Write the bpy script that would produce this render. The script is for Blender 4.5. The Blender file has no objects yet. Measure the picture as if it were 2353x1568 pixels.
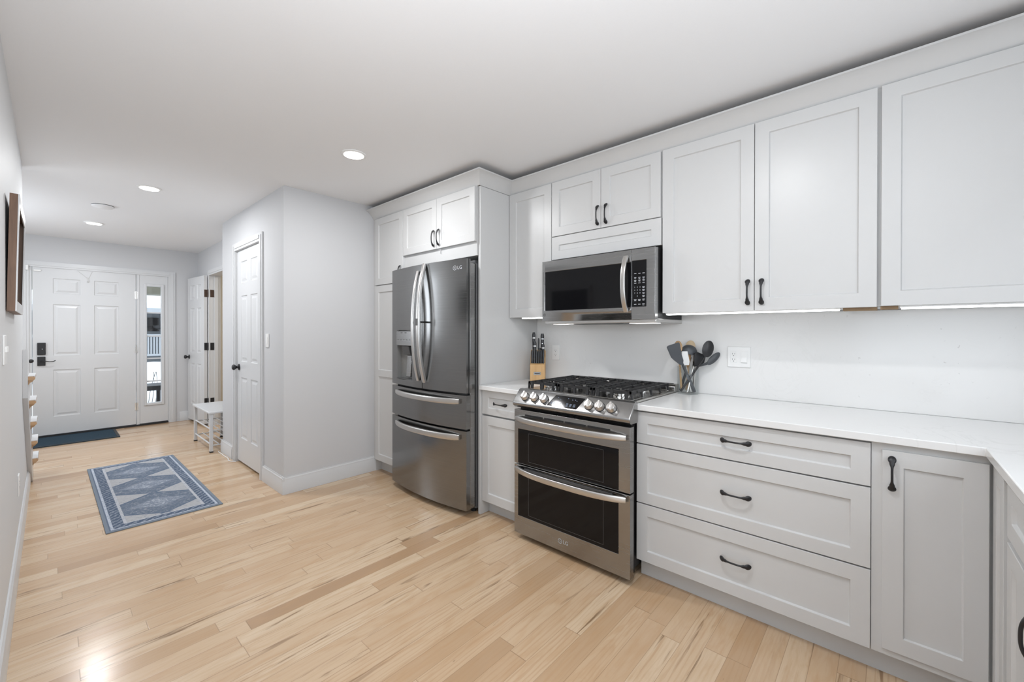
import bpy, bmesh, math, random
from mathutils import Vector, Matrix
random.seed(7)
S = bpy.context.scene
COL = S.collection
PI = math.pi

# ------------------------------------------------------------------ camera
FPX, PHI, PITCH, ROLL, CYP = 958.83, math.radians(47.937), math.radians(0.2094), math.radians(0.0496), 766.1
f0 = Vector((-math.cos(PHI), math.sin(PHI), 0)); r0 = Vector((math.sin(PHI), math.cos(PHI), 0)); u0 = Vector((0, 0, 1))
fw = math.cos(PITCH) * f0 - math.sin(PITCH) * u0
up_ = math.sin(PITCH) * f0 + math.cos(PITCH) * u0
rt = math.cos(ROLL) * r0 + math.sin(ROLL) * up_
up = -math.sin(ROLL) * r0 + math.cos(ROLL) * up_
cd = bpy.data.cameras.new('camera'); cam = bpy.data.objects.new('camera', cd); COL.objects.link(cam)
cam.matrix_world = Matrix(((rt.x, up.x, -fw.x, 0), (rt.y, up.y, -fw.y, 0), (rt.z, up.z, -fw.z, 1.29), (0, 0, 0, 1)))
cd.sensor_width = 36; cd.lens = FPX / 2353 * 36; cd.shift_y = (CYP - 784) / 2353; cd.clip_start = 0.02
S.camera = cam

# ------------------------------------------------------------------ view, world, big lights
S.view_settings.view_transform = 'Standard'; S.view_settings.look = 'None'
S.view_settings.exposure = -0.09; S.view_settings.gamma = 1; S.view_settings.use_curve_mapping = False
W = bpy.data.worlds.new('World'); S.world = W; W.use_nodes = True
W.node_tree.nodes['Background'].inputs[0].default_value = (0.80, 0.90, 1.0, 1)
W.node_tree.nodes['Background'].inputs[1].default_value = 2.3


def area(name, loc, rot, sx, sy, power, col=(1, 1, 1), shape='RECTANGLE', spread=PI):
    l = bpy.data.lights.new(name, 'AREA'); l.shape = shape; l.size = sx; l.size_y = sy; l.energy = power; l.color = col; l.spread = spread
    o = bpy.data.objects.new(name, l); COL.objects.link(o); o.location = loc; o.rotation_euler = rot
    return o


CEIL = 2.445
PW = dict(dine=24, side=20, sink=11, kcan=12, fcan=15, hcan=16.5, dcan=1, led=6.2, bounce=34, stair=25, room=10)
# daylight entering through the windows of the dining side and over the sink; added fill in the stairwell
area('daylight_dining_window', (0.9, -4.36, 1.45), (math.radians(90), 0, 0), 2.6, 1.7, PW['dine'], (0.905, 0.975, 1.05))
area('daylight_dining_window', (3.86, -2.0, 1.45), (0, math.radians(90), 0), 1.7, 2.6, PW['side'], (0.905, 0.975, 1.05))
area('daylight_sink_window', (0.865, 1.0, 1.62), (0, math.radians(90), 0), 0.95, 1.1, PW['sink'], (0.905, 0.975, 1.05))
area('stairwell_fill', (-5.9, -1.13, 1.75), (math.radians(90), 0, 0), 1.2, 1.1, PW['stair'], (0.905, 0.975, 1.05))  # unseen fill lamp added to brighten the hall, no window behind it
# the photographer's flash, bounced off the ceiling beside the camera
area('bounced_flash', (0.08, 0.02, 1.55), (0, PI - .70, 0), 0.4, 0.4, PW['bounce'], (0.935, 0.985, 1.05))
CANS = [(-2.59, 1.33), (-4.42, 0.54), (-6.29, 0.32), (-0.55, 1.02), (-1.2, -1.6), (1.2, -1.6), (2.6, -1.0)]
CANP = [PW['fcan'], PW['hcan'], PW['hcan'], PW['kcan'], PW['dcan'], PW['dcan'], PW['dcan']]


# ------------------------------------------------------------------ materials
class NT:
    def __init__(s, name):
        s.m = bpy.data.materials.new(name); s.m.use_nodes = True; s.t = s.m.node_tree; s.t.nodes.clear()
        s.out = s.t.nodes.new('ShaderNodeOutputMaterial'); s.b = s.t.nodes.new('ShaderNodeBsdfPrincipled')
        s.t.links.new(s.b.outputs[0], s.out.inputs[0])

    def n(s, typ, **kw):
        x = s.t.nodes.new(typ)
        for k, v in kw.items(): setattr(x, k, v)
        return x

    def put(s, sock, v):
        if hasattr(v, 'is_linked') or hasattr(v, 'links'): s.t.links.new(v, sock)
        else: sock.default_value = v

    def M(s, op, a, b=None, c=None):
        x = s.n('ShaderNodeMath', operation=op)
        s.put(x.inputs[0], a)
        if b is not None: s.put(x.inputs[1], b)
        if c is not None: s.put(x.inputs[2], c)
        return x.outputs[0]

    def mix(s, fac, a, b):
        x = s.n('ShaderNodeMix', data_type='RGBA')
        s.put(x.inputs[0], fac)
        s.put(x.inputs[6], a if not isinstance(a, tuple) else (*a, 1) if len(a) == 3 else a)
        s.put(x.inputs[7], b if not isinstance(b, tuple) else (*b, 1) if len(b) == 3 else b)
        return x.outputs[2]

    def comb(s, x, y, z):
        c = s.n('ShaderNodeCombineXYZ')
        for i, v in enumerate((x, y, z)): s.put(c.inputs[i], v)
        return c.outputs[0]

    def sep(s, v):
        c = s.n('ShaderNodeSeparateXYZ'); s.put(c.inputs[0], v); return c.outputs

    def noise(s, vec, scale=5, detail=3, rough=.5, dist=0):
        x = s.n('ShaderNodeTexNoise'); s.put(x.inputs['Vector'], vec)
        x.inputs['Scale'].default_value = scale; x.inputs['Detail'].default_value = detail
        x.inputs['Roughness'].default_value = rough; x.inputs['Distortion'].default_value = dist
        return x.outputs[0]

    def white(s, vec):
        x = s.n('ShaderNodeTexWhiteNoise', noise_dimensions='3D'); s.put(x.inputs[0], vec); return x.outputs

    def ramp(s, fac, stops, interp='LINEAR'):
        x = s.n('ShaderNodeValToRGB'); s.put(x.inputs[0], fac); cr = x.color_ramp; cr.interpolation = interp
        while len(cr.elements) < len(stops): cr.elements.new(.5)
        for e, (p, c) in zip(cr.elements, stops):
            e.position = p; e.color = (*c, 1) if len(c) == 3 else c
        return x.outputs[0]

    def sm(s, v, a, b):
        x = s.n('ShaderNodeMapRange', interpolation_type='SMOOTHSTEP'); s.put(x.inputs[0], v)
        x.inputs[1].default_value = a; x.inputs[2].default_value = b; return x.outputs[0]

    def bump(s, h, strength=.1, dist=.01):
        x = s.n('ShaderNodeBump'); s.put(x.inputs['Height'], h); x.inputs['Strength'].default_value = strength; x.inputs['Distance'].default_value = dist
        s.t.links.new(x.outputs[0], s.b.inputs['Normal'])

    def pos(s): return s.n('ShaderNodeNewGeometry').outputs['Position']
    def obj(s): return s.n('ShaderNodeTexCoord').outputs['Object']

    def set(s, **kw):
        nm = dict(col='Base Color', rough='Roughness', metal='Metallic', coat='Coat Weight', coatr='Coat Roughness', spec='Specular IOR Level',
                  trans='Transmission Weight', ior='IOR', emit='Emission Color', estr='Emission Strength', aniso='Anisotropic')
        for k, v in kw.items():
            if isinstance(v, tuple) and len(v) == 3: v = (*v, 1)
            s.put(s.b.inputs[nm[k]], v)
        return s


def plain(name, col, rough=.5, metal=0, var=.03, scale=30, **kw):
    t = NT(name); nz = t.noise(t.pos(), scale, 3)
    a = tuple(max(0, c * (1 - var)) for c in col); b = tuple(min(1, c * (1 + var)) for c in col)
    t.set(col=t.mix(nz, a, b), rough=rough, metal=metal, **kw); return t.m


M = {}
M['wall'] = plain('grey_wall_paint', (.575, .577, .587), .6, var=.012, scale=200)
M['wall_lighter'] = plain('lighter_wall_paint', (.70, .71, .72), .55, var=.012, scale=200)
M['cream'] = plain('cream_wall_paint', (.80, .76, .68), .6, var=.012)
M['ceiling'] = plain('ceiling_paint', (.85, .855, .865), .8, var=.012, scale=150)
M['trim'] = plain('white_trim_paint', (.63, .635, .642), .3, var=.008)
M['cab'] = plain('white_cabinet_paint', (.60, .60, .596), .33, var=.008)
M['carcass'] = plain('white_cabinet_body', (.58, .58, .575), .45, var=.008)
M['black'] = plain('matte_black_metal', (.012, .012, .014), .42, var=.1)
M['liner'] = plain('grey_liner_plastic', (.20, .20, .195), .4, var=.03)
M['iron'] = plain('cast_iron', (.018, .018, .019), .5, var=.2, scale=200)
M['rubber'] = plain('black_plastic', (.012, .012, .013), .5, var=.1)
M['bronze'] = plain('brown_bronze', (.10, .065, .05), .45, metal=.6, var=.15)
M['glossblack'] = plain('black_glass', (.006, .006, .007), .06, var=.05, spec=.25)
M['graphite'] = plain('graphite_plastic', (.085, .086, .088), .45, var=.05)
M['greynylon'] = plain('grey_nylon', (.055, .06, .068), .5, var=.08)
M['blacknylon'] = plain('black_nylon', (.014, .014, .016), .38, var=.1)
M['silicone'] = plain('white_silicone', (.75, .75, .74), .4)
M['chrome'] = plain('polished_steel', (.75, .74, .72), .14, metal=1, var=.02)
M['plastic'] = plain('white_plastic', (.84, .84, .83), .3, var=.005)
M['slot'] = plain('outlet_slot', (.05, .05, .05), .6)
M['mark'] = plain('pale_print', (.55, .57, .6), .5)
M['bluemark'] = plain('blue_print', (.20, .26, .36), .5)
M['darkmark'] = plain('dark_print', (.10, .10, .10), .5)
M['snow'] = plain('snow', (.9, .92, .95), .7, var=.06, scale=3)
M['siding'] = plain('grey_house_siding', (.15, .165, .175), .7, var=.08, scale=4)
M['housewhite'] = plain('white_porch_paint', (.42, .44, .46), .6)
M['roofsnow'] = plain('roof_snow', (.92, .94, .97), .7, var=.03)
M['tan'] = plain('tan_soffit', (.22, .21, .16), .8, var=.3, scale=6)
M['evergreen'] = plain('evergreen_needles', (.03, .045, .04), .8, var=.4)
M['twig'] = plain('bare_twig', (.06, .05, .045), .8, var=.2)
M['plywood'] = plain('raw_plywood', (.27, .18, .10), .7, var=.2, scale=60)
M['pink'] = plain('pink_print', (.75, .30, .30), .6)


def metal(name, col, rough, streak=.12, axis=2, aniso=.4):
    t = NT(name); x, y, z = t.sep(t.pos())
    sc = [3, 3, 3]; sc[axis] = 260
    v = t.comb(t.M('MULTIPLY', x, sc[0]), t.M('MULTIPLY', y, sc[1]), t.M('MULTIPLY', z, sc[2]))
    nz = t.noise(v, 1, 3, .6)
    t.set(col=t.mix(nz, tuple(c * (1 - streak) for c in col), tuple(min(1, c * (1 + streak)) for c in col)), metal=1,
          rough=t.M('MULTIPLY_ADD', nz, .1, rough - .05), aniso=aniso)
    t.bump(nz, .006, .002); return t.m


M['steel'] = metal('brushed_stainless', (.345, .344, .342), .26, .05)
M['fsteel'] = metal('fridge_stainless', (.245, .245, .243), .20)
M['hsteel'] = metal('satin_handle_steel', (.62, .61, .595), .30, .05)
M['cooksteel'] = metal('cooktop_steel', (.50, .49, .47), .18, .05, 0)


def emis(name, col, st):
    t = NT(name); t.set(col=(.9, .9, .9), emit=col, estr=st); return t.m


M['lamp'] = emis('lit_lamp_lens', (1, .98, .95), 6)
M['tasklamp'] = emis('lit_cooktop_lamp', (1, .98, .95), 3)
M['led'] = emis('lit_led_bar', (.96, .985, 1), PW['led'])


def wood(name, c1, c2, c3, axis=1, scale=1.0, rough=.4, coat=0):
    t = NT(name); x, y, z = t.sep(t.obj())
    k = [38, 38, 38]; k[axis] = 2.6
    v = t.comb(t.M('MULTIPLY', x, k[0] * scale), t.M('MULTIPLY', y, k[1] * scale), t.M('MULTIPLY', z, k[2] * scale))
    n1 = t.noise(v, 1, 5, .6, .6); t.set(col=t.ramp(n1, [(.3, c1), (.5, c2), (.72, c3)]), rough=rough, coat=coat, coatr=.1); return t.m


M['oak'] = wood('oak_tread', (.36, .20, .09), (.50, .30, .15), (.58, .37, .20), 1, rough=.25, coat=.6)
M['block'] = wood('knife_block_wood', (.58, .34, .14), (.64, .39, .17), (.70, .45, .21), 2, rough=.4)
M['frame'] = wood('walnut_frame', (.10, .05, .028), (.17, .09, .05), (.22, .125, .075), 2, rough=.5)
M['beech'] = wood('beech_spoon', (.42, .26, .13), (.52, .34, .18), (.60, .42, .25), 2, rough=.6)
M['paleb'] = wood('pale_bamboo', (.58, .43, .26), (.66, .50, .32), (.72, .57, .38), 2, rough=.6)
M['brownw'] = wood('brown_olive_wood', (.20, .10, .045), (.34, .19, .08), (.45, .27, .12), 2, rough=.5)


def floor_mat():
    t = NT('maple_strip_floor'); p = t.pos(); x, y, z = t.sep(p)
    BW = .0826
    ru = t.M('DIVIDE', t.M('ADD', x, 1.380 + BW * 200), BW); row = t.M('FLOOR', ru); rf = t.M('SUBTRACT', ru, row)
    rr = t.white(t.comb(row, 3.3, 1.7)); r1 = rr[0]
    rr2 = t.white(t.comb(row, 9.1, 5.2)); r2 = rr2[0]
    v = t.M('ADD', t.M('DIVIDE', y, t.M('MULTIPLY_ADD', r1, .60, .68)), t.M('MULTIPLY', r2, 37.0))
    dv = t.M('MULTIPLY_ADD', t.M('COSINE', t.M('MULTIPLY', v, 2.4)), .672, 1.0)
    v = t.M('ADD', v, t.M('MULTIPLY', t.M('SINE', t.M('MULTIPLY', v, 2.4)), .28))
    bd = t.M('FLOOR', v); bf = t.M('SUBTRACT', v, bd)
    rnd = t.white(t.comb(row, bd, .5)); rv = rnd[0]; rc = t.sep(rnd[1])
    # grain coordinates, shifted per board
    gx = t.M('ADD', t.M('MULTIPLY', x, 1), t.M('MULTIPLY', rv, 31.0)); gy = t.M('ADD', y, t.M('MULTIPLY', rc[1], 17.0))
    g1 = t.noise(t.comb(t.M('MULTIPLY', gx, 60), t.M('MULTIPLY', gy, 3.0), 0), 1, 4, .6, .8)
    g2 = t.noise(t.comb(t.M('MULTIPLY', gx, 14), t.M('MULTIPLY', gy, 2.6), 2), 1, 4, .55, 1.6)
    g3 = t.noise(t.comb(t.M('MULTIPLY', gx, 26), t.M('MULTIPLY', gy, 1.5), 7), 1, 4, .6, .9)
    g4 = t.noise(t.comb(t.M('MULTIPLY', gx, 34), t.M('MULTIPLY', gy, 9.0), 4), 1, 2, .5, .3)
    base = t.ramp(rv, [(0, (.41, .262, .150)), (.10, (.51, .345, .208)), (.28, (.575, .408, .262)), (.7, (.615, .452, .300)), (1, (.66, .51, .355))])
    tone = t.mix(t.M('MULTIPLY', t.sm(g2, .42, .72), .5), base, (.50, .31, .165))
    tone = t.mix(t.M('MULTIPLY', t.sm(g1, .5, .75), .30), tone, (.45, .28, .15))
    streak = t.M('MULTIPLY', t.sm(g3, .575, .69), t.sm(rc[0], .35, .62))
    tone = t.mix(t.M('MULTIPLY', streak, .85), tone, (.20, .115, .055))
    fig = t.n('ShaderNodeTexWave', wave_type='BANDS', bands_direction='X'); t.put(fig.inputs['Vector'], t.comb(t.M('MULTIPLY', gx, 1.0), t.M('MULTIPLY', gy, .09), rv))
    fig.inputs['Scale'].default_value = 16; fig.inputs['Distortion'].default_value = 7; fig.inputs['Detail'].default_value = 3; fig.inputs['Detail Scale'].default_value = 1.6
    tone = t.mix(t.M('MULTIPLY', t.sm(fig.outputs['Fac'], .62, .95), t.M('MULTIPLY', rc[1], .30)), tone, (.42, .25, .13))
    knot = t.M('MULTIPLY', t.sm(g4, .735, .80), t.sm(rc[2], .35, .6))
    tone = t.mix(t.M('MULTIPLY', knot, .6), tone, (.16, .09, .05))
    ex = t.M('MINIMUM', rf, t.M('SUBTRACT', 1, rf)); ey = t.M('DIVIDE', t.M('MINIMUM', bf, t.M('SUBTRACT', 1, bf)), dv)
    gap = t.M('MAXIMUM', t.M('SUBTRACT', 1, t.sm(ex, .004, .016)), t.M('SUBTRACT', 1, t.sm(ey, .0006, .0022)))
    tone = t.mix(t.M('MULTIPLY', gap, .55), tone, (.20, .12, .06))
    t.set(col=tone, rough=t.M('MULTIPLY_ADD', g2, .09, .175), spec=.45, coat=.18, coatr=.16)
    t.bump(t.M('SUBTRACT', t.M('MULTIPLY', g2, .12), gap), .10, .0012)
    return t.m


M['floor'] = floor_mat()


def quartz(name, base, vein, amount, speck):
    t = NT(name); p = t.pos()
    n1 = t.noise(p, 3.2, 6, .62, 1.8)
    ridge = t.M('SUBTRACT', 1, t.sm(t.M('ABSOLUTE', t.M('SUBTRACT', n1, .5)), .0, .022))
    pat = t.sm(t.noise(p, 2.1, 2), .5, .66)
    fine = t.sm(t.noise(p, 42, 3, .6), .66, .74)
    fac = t.M('ADD', t.M('MULTIPLY', t.M('MULTIPLY', ridge, pat), amount), t.M('MULTIPLY', t.M('MULTIPLY', fine, t.sm(t.noise(p, 5, 2), .45, .65)), speck))
    t.set(col=t.mix(fac, base, vein), rough=.16, spec=.45); return t.m


M['quartz'] = quartz('white_quartz', (.77, .77, .765), (.48, .47, .455), .16, .12)
M['splash'] = quartz('quartz_backsplash', (.79, .785, .775), (.48, .465, .445), .06, .55)


def glass_mat(name, tint=(1, 1, 1), refl=1.0):
    t = NT(name); t.t.nodes.remove(t.b)
    tr = t.n('ShaderNodeBsdfTransparent'); tr.inputs[0].default_value = (*tint, 1)
    gl = t.n('ShaderNodeBsdfGlossy'); gl.inputs['Roughness'].default_value = .02
    fr = t.n('ShaderNodeLayerWeight')
    mx = t.n('ShaderNodeMixShader'); t.put(mx.inputs[0], t.M('MULTIPLY_ADD', t.M('POWER', fr.outputs[1], 4.0), .42 * refl, .035))
    t.t.links.new(tr.outputs[0], mx.inputs[1]); t.t.links.new(gl.outputs[0], mx.inputs[2]); t.t.links.new(mx.outputs[0], t.out.inputs[0])
    return t.m


M['glass'] = glass_mat('clear_window_glass')
M['jar'] = glass_mat('clear_jar_glass', (.965, .975, .975), 1.0)


def rug_mat(L, Wd):
    t = NT('blue_medallion_rug'); x, y, z = t.sep(t.obj())       # x: -L/2..L/2, y: -Wd/2..Wd/2
    ax = t.M('ABSOLUTE', x); ay = t.M('ABSOLUTE', y)
    ed = t.M('MINIMUM', t.M('SUBTRACT', L / 2, ax), t.M('SUBTRACT', Wd / 2, ay))
    o = t.obj()
    nz = t.noise(o, 26, 4, .65, .4); nf = t.noise(o, 75, 3, .6)
    mot = t.noise(t.comb(t.M('MULTIPLY', x, 46), t.M('MULTIPLY', y, 34), 0), 1, 4, .7, 1.2)
    dark = t.mix(nz, (.075, .105, .155), (.20, .235, .295)); light = t.mix(nz, (.34, .35, .38), (.47, .465, .465))
    # field: three flattened diamonds touching along the length
    fl = L / 2 - .125; per = 2 * fl / 3
    xx = t.M('ADD', x, fl); q = t.M('SUBTRACT', t.M('FRACT', t.M('DIVIDE', xx, per)), .5); qx = t.M('ABSOLUTE', t.M('MULTIPLY', q, per))
    dd = t.M('ADD', t.M('DIVIDE', qx, per * .52), t.M('DIVIDE', ay, Wd * .62))
    med = t.M('SUBTRACT', 1, t.sm(dd, 1.01, 1.03))
    rim = t.M('MULTIPLY', t.sm(dd, .95, .97), med)
    inner = t.M('SUBTRACT', 1, t.sm(t.M('ADD', dd, t.M('MULTIPLY', t.M('SUBTRACT', mot, .5), .5)), .40, .48))
    spk = t.sm(mot, .50, .60)
    medc = t.mix(t.M('MULTIPLY', t.sm(mot, .50, .64), .50), dark, light)
    medc = t.mix(t.M('MULTIPLY', inner, t.M('MULTIPLY_ADD', spk, .55, .20)), medc, (.47, .50, .56))
    medc = t.mix(t.M('MULTIPLY', rim, .7), medc, (.09, .13, .20))
    trin = t.mix(t.M('MULTIPLY', t.sm(nf, .58, .68), .55), light, dark)
    field = t.mix(med, trin, medc)
    # border band
    along = t.M('ADD', t.M('MULTIPLY', x, 1), t.M('MULTIPLY', y, 1))
    wv = t.M('MULTIPLY', t.M('SINE', t.M('ADD', t.M('MULTIPLY', along, 120), t.M('MULTIPLY', mot, 14))), t.M('MULTIPLY_ADD', nf, 1.2, .4))
    band = t.mix(t.M('MULTIPLY', t.sm(wv, .1, .6), .55), (.085, .115, .17), (.36, .39, .44))
    c = t.mix(t.sm(ed, .108, .110), t.mix(t.sm(nf, .5, .6), (.47, .48, .51), (.33, .36, .41)), field)
    c = t.mix(t.sm(ed, .092, .094), band, c)
    c = t.mix(t.sm(ed, .038, .040), t.mix(t.sm(nf, .5, .6), (.46, .50, .57), (.34, .38, .45)), c)
    c = t.mix(t.sm(ed, .024, .026), (.13, .16, .22), c)
    c = t.mix(t.sm(ed, .017, .019), (.20, .235, .28), c)
    t.set(col=c, rough=.9, spec=.1); t.bump(nf, .3, .003); return t.m


def mat_mat():
    t = NT('dark_blue_door_mat'); o = t.obj(); n = t.noise(o, 90, 3, .7)
    t.set(col=t.mix(n, (.018, .03, .045), (.05, .085, .115)), rough=.9, spec=.1); t.bump(n, .5, .004); return t.m


# ------------------------------------------------------------------ mesh builder
class MB:
    def __init__(s): s.v = []; s.f = []

    def add(s, vs, fs):
        o = len(s.v); s.v += [tuple(v) for v in vs]; s.f += [tuple(i + o for i in f) for f in fs]; return s

    def box(s, x0, x1, y0, y1, z0, z1):
        return s.add([(x0, y0, z0), (x1, y0, z0), (x1, y1, z0), (x0, y1, z0), (x0, y0, z1), (x1, y0, z1), (x1, y1, z1), (x0, y1, z1)],
                     [(0, 3, 2, 1), (4, 5, 6, 7), (0, 1, 5, 4), (1, 2, 6, 5), (2, 3, 7, 6), (3, 0, 4, 7)])

    def prism(s, pts, ax, a, b):
        """extrude a polygon: pts are the two coordinates left after removing axis ax (in x,y,z order)"""
        n = len(pts)
        def P(p, w): q = list(p); q.insert(ax, w); return q
        return s.add([P(p, a) for p in pts] + [P(p, b) for p in pts],
                     [tuple(range(n)), tuple(range(2 * n - 1, n - 1, -1))] + [(i, i + n, (i + 1) % n + n, (i + 1) % n) for i in range(n)])

    def tube(s, path, ru, rv, n=12, ref=(0, 0, 1), sq=1.0, cap=True):
        path = [Vector(p) for p in path]; ref = Vector(ref); k = len(path)
        if not hasattr(ru, '__len__'): ru = [ru] * k
        if not hasattr(rv, '__len__'): rv = [rv] * k
        vs = []
        for i, p in enumerate(path):
            d = (path[min(i + 1, k - 1)] - path[max(i - 1, 0)]).normalized()
            a = d.cross(ref)
            if a.length < 1e-4: a = d.cross(Vector((1, 0, 0.1)))
            a.normalize(); b = a.cross(d).normalized()
            for j in range(n):
                th = 2 * PI * (j + .5) / n; c, q = math.cos(th), math.sin(th)
                c = math.copysign(abs(c) ** sq, c); q = math.copysign(abs(q) ** sq, q)
                vs.append(p + a * ru[i] * c + b * rv[i] * q)
        fs = [(i * n + j, i * n + (j + 1) % n, (i + 1) * n + (j + 1) % n, (i + 1) * n + j) for i in range(k - 1) for j in range(n)]
        if cap: fs += [tuple(range(n - 1, -1, -1)), tuple(range((k - 1) * n, k * n))]
        return s.add(vs, fs)

    def lathe(s, prof, c, ax='z', n=28):
        """prof: list of (r, h) along the axis from c"""
        vs = []; k = len(prof); ex = {'x': (1, 0, 0), 'y': (0, 1, 0), 'z': (0, 0, 1), '-y': (0, -1, 0), '-z': (0, 0, -1)}
        d = Vector(ex[ax]) if isinstance(ax, str) else Vector(ax).normalized()
        a = d.orthogonal().normalized(); b = d.cross(a); c = Vector(c)
        for r, h in prof:
            for j in range(n):
                th = 2 * PI * j / n; vs.append(c + d * h + (a * math.cos(th) + b * math.sin(th)) * max(r, 1e-5))
        fs = [(i * n + j, i * n + (j + 1) % n, (i + 1) * n + (j + 1) % n, (i + 1) * n + j) for i in range(k - 1) for j in range(n)]
        fs += [tuple(range(n - 1, -1, -1)), tuple(range((k - 1) * n, k * n))]
        return s.add(vs, fs)

    def panelled(s, T, u0, u1, z0, z1, th, panels=(), rings=(), ub=(), back=0.0):
        """slab from w=back to w=th whose front carries recessed panels; rings: (inset, w offset from front)"""
        us = sorted({u0, u1, *ub, *[p[0] for p in panels], *[p[1] for p in panels]}); zs = sorted({z0, z1, *[p[2] for p in panels], *[p[3] for p in panels]})
        for i in range(len(us) - 1):
            for j in range(len(zs) - 1):
                a, b, c, d = us[i], us[i + 1], zs[j], zs[j + 1]
                if any(p[0] <= a + 1e-6 and p[1] >= b - 1e-6 and p[2] <= c + 1e-6 and p[3] >= d - 1e-6 for p in panels): continue
                s.add([T(a, th, c), T(b, th, c), T(b, th, d), T(a, th, d)], [(0, 1, 2, 3)])
        for p in panels:
            prev = [T(p[0], th, p[2]), T(p[1], th, p[2]), T(p[1], th, p[3]), T(p[0], th, p[3])]
            for ins, w in rings:
                cur = [T(p[0] + ins, th + w, p[2] + ins), T(p[1] - ins, th + w, p[2] + ins), T(p[1] - ins, th + w, p[3] - ins), T(p[0] + ins, th + w, p[3] - ins)]
                s.add(prev + cur, [(k, (k + 1) % 4, (k + 1) % 4 + 4, k + 4) for k in range(4)]); prev = cur
            s.add(prev, [(0, 1, 2, 3)])
        for i in range(len(us) - 1):
            a, b = us[i], us[i + 1]
            s.add([T(a, back, z0), T(b, back, z0), T(b, th, z0), T(a, th, z0)], [(0, 1, 2, 3)])
            s.add([T(a, back, z1), T(b, back, z1), T(b, th, z1), T(a, th, z1)], [(0, 1, 2, 3)])
            s.add([T(a, back, z0), T(b, back, z0), T(b, back, z1), T(a, back, z1)], [(0, 1, 2, 3)])
        for j in range(len(zs) - 1):
            c, d = zs[j], zs[j + 1]
            for u in (u0, u1): s.add([T(u, back, c), T(u, th, c), T(u, th, d), T(u, back, d)], [(0, 1, 2, 3)])
        return s

    def text(s, txt, T, u, z, size, w, depth=.0006):
        cu = bpy.data.curves.new('t', 'FONT'); cu.body = txt; cu.size = size; cu.extrude = 0; cu.resolution_u = 3; cu.align_x = 'CENTER'; cu.align_y = 'CENTER'
        ob = bpy.data.objects.new('t', cu); me = bpy.data.meshes.new_from_object(ob)
        vs = [T(u + v.co.x, w, z + v.co.y) for v in me.vertices]; fs = [tuple(p.vertices) for p in me.polygons]
        bpy.data.objects.remove(ob); bpy.data.meshes.remove(me); bpy.data.curves.remove(cu)
        return s.add(vs, fs)

    def build(s, name, mat, parent=None, bevel=0, smooth=None, merge=True, seg=2, normals=True, second=None):
        me = bpy.data.meshes.new(name); bm = bmesh.new()
        bv = [bm.verts.new(v) for v in s.v]
        for f in s.f:
            try: bm.faces.new([bv[i] for i in f])
            except ValueError: pass
        if merge: bmesh.ops.remove_doubles(bm, verts=bm.verts, dist=1e-5)
        if normals: bmesh.ops.recalc_face_normals(bm, faces=bm.faces)
        bm.to_mesh(me); bm.free()
        o = bpy.data.objects.new(name, me); COL.objects.link(o); me.materials.append(M[mat] if isinstance(mat, str) else mat)
        if smooth is not None or bevel:
            me.shade_smooth(); me.set_sharp_from_angle(angle=math.radians(smooth or 35))
        if bevel:
            m = o.modifiers.new('bevel', 'BEVEL'); m.width = bevel; m.segments = seg; m.limit_method = 'ANGLE'; m.angle_limit = math.radians(40); m.harden_normals = False
        if second:
            me.materials.append(M[second[0]])
            for p in me.polygons: p.material_index = 1 if second[1](p) else 0
        if parent is not None:
            o.parent = parent
            o.location = -parent.location if parent.type == 'EMPTY' and parent.parent is None and not any(parent.rotation_euler) else (0, 0, 0)
        return o


def tag(o, label=None, cat=None, group=None, kind=None):
    if label: o['label'] = label
    if cat: o['category'] = cat
    if group: o['group'] = group
    if kind: o['kind'] = kind
    return o


def thing(name, label, cat, loc=(0, 0, 0), group=None, kind=None):
    o = bpy.data.objects.new(name, None); COL.objects.link(o); o.location = loc; o.empty_display_size = .05
    return tag(o, label, cat, group, kind)


def struct(name, mb, mat, **kw):
    o = mb.build(name, mat, **kw); o['kind'] = 'structure'; return o


def TY(y): return lambda u, w, z: (u, y - w, z)          # faces -Y, w grows towards the room
def TX(x): return lambda u, w, z: (x - w, u, z)          # faces -X
def TP(x): return lambda u, w, z: (x + w, u, z)          # faces +X


# ------------------------------------------------------------------ shell
XF, XL, XR, YB = -7.58, -4.50, 0.88, 2.68       # front wall, end of left wall, right wall, back wall
struct('floor', MB().box(-8.0, 4.0, -4.6, 3.3, -.10, 0), 'floor')
struct('ceiling', MB().box(-8.0, 4.0, -4.6, 3.3, CEIL, CEIL + .1), 'ceiling')
struct('wall_back', MB().box(-3.66, 1.0, YB, YB + .12, 0, CEIL), 'wall')
# left wall: full height near the camera, cut away above the stairs
struct('wall_left', MB().prism([(-1.2, 0), (-5.735, 0), (-5.735, .160), (-5.47, .160), (-5.47, .355), (-5.215, .355), (-5.215, .55), (-4.96, .55), (-4.96, .745), (-4.705, .745), (-4.705, .94), (XL, .94), (XL, CEIL), (-1.2, CEIL)], 1, -.246, -.126), 'wall_lighter')  # wall paint lightened: this wall's extra brightness is put into its colour
struct('wall_right', MB().box(XR, XR + .12, -.2, .42, 0, CEIL).box(XR, XR + .12, 1.58, YB, 0, CEIL).box(XR, XR + .12, .42, 1.58, 0, 1.12).box(XR, XR + .12, .42, 1.58, 2.12, CEIL), 'wall')
struct('wall_stairwell', MB().box(-7.6, -1.2, -1.27, -1.15, 0, CEIL).box(-1.32, -1.2, -1.15, -.246, 0, CEIL), 'wall')
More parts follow.
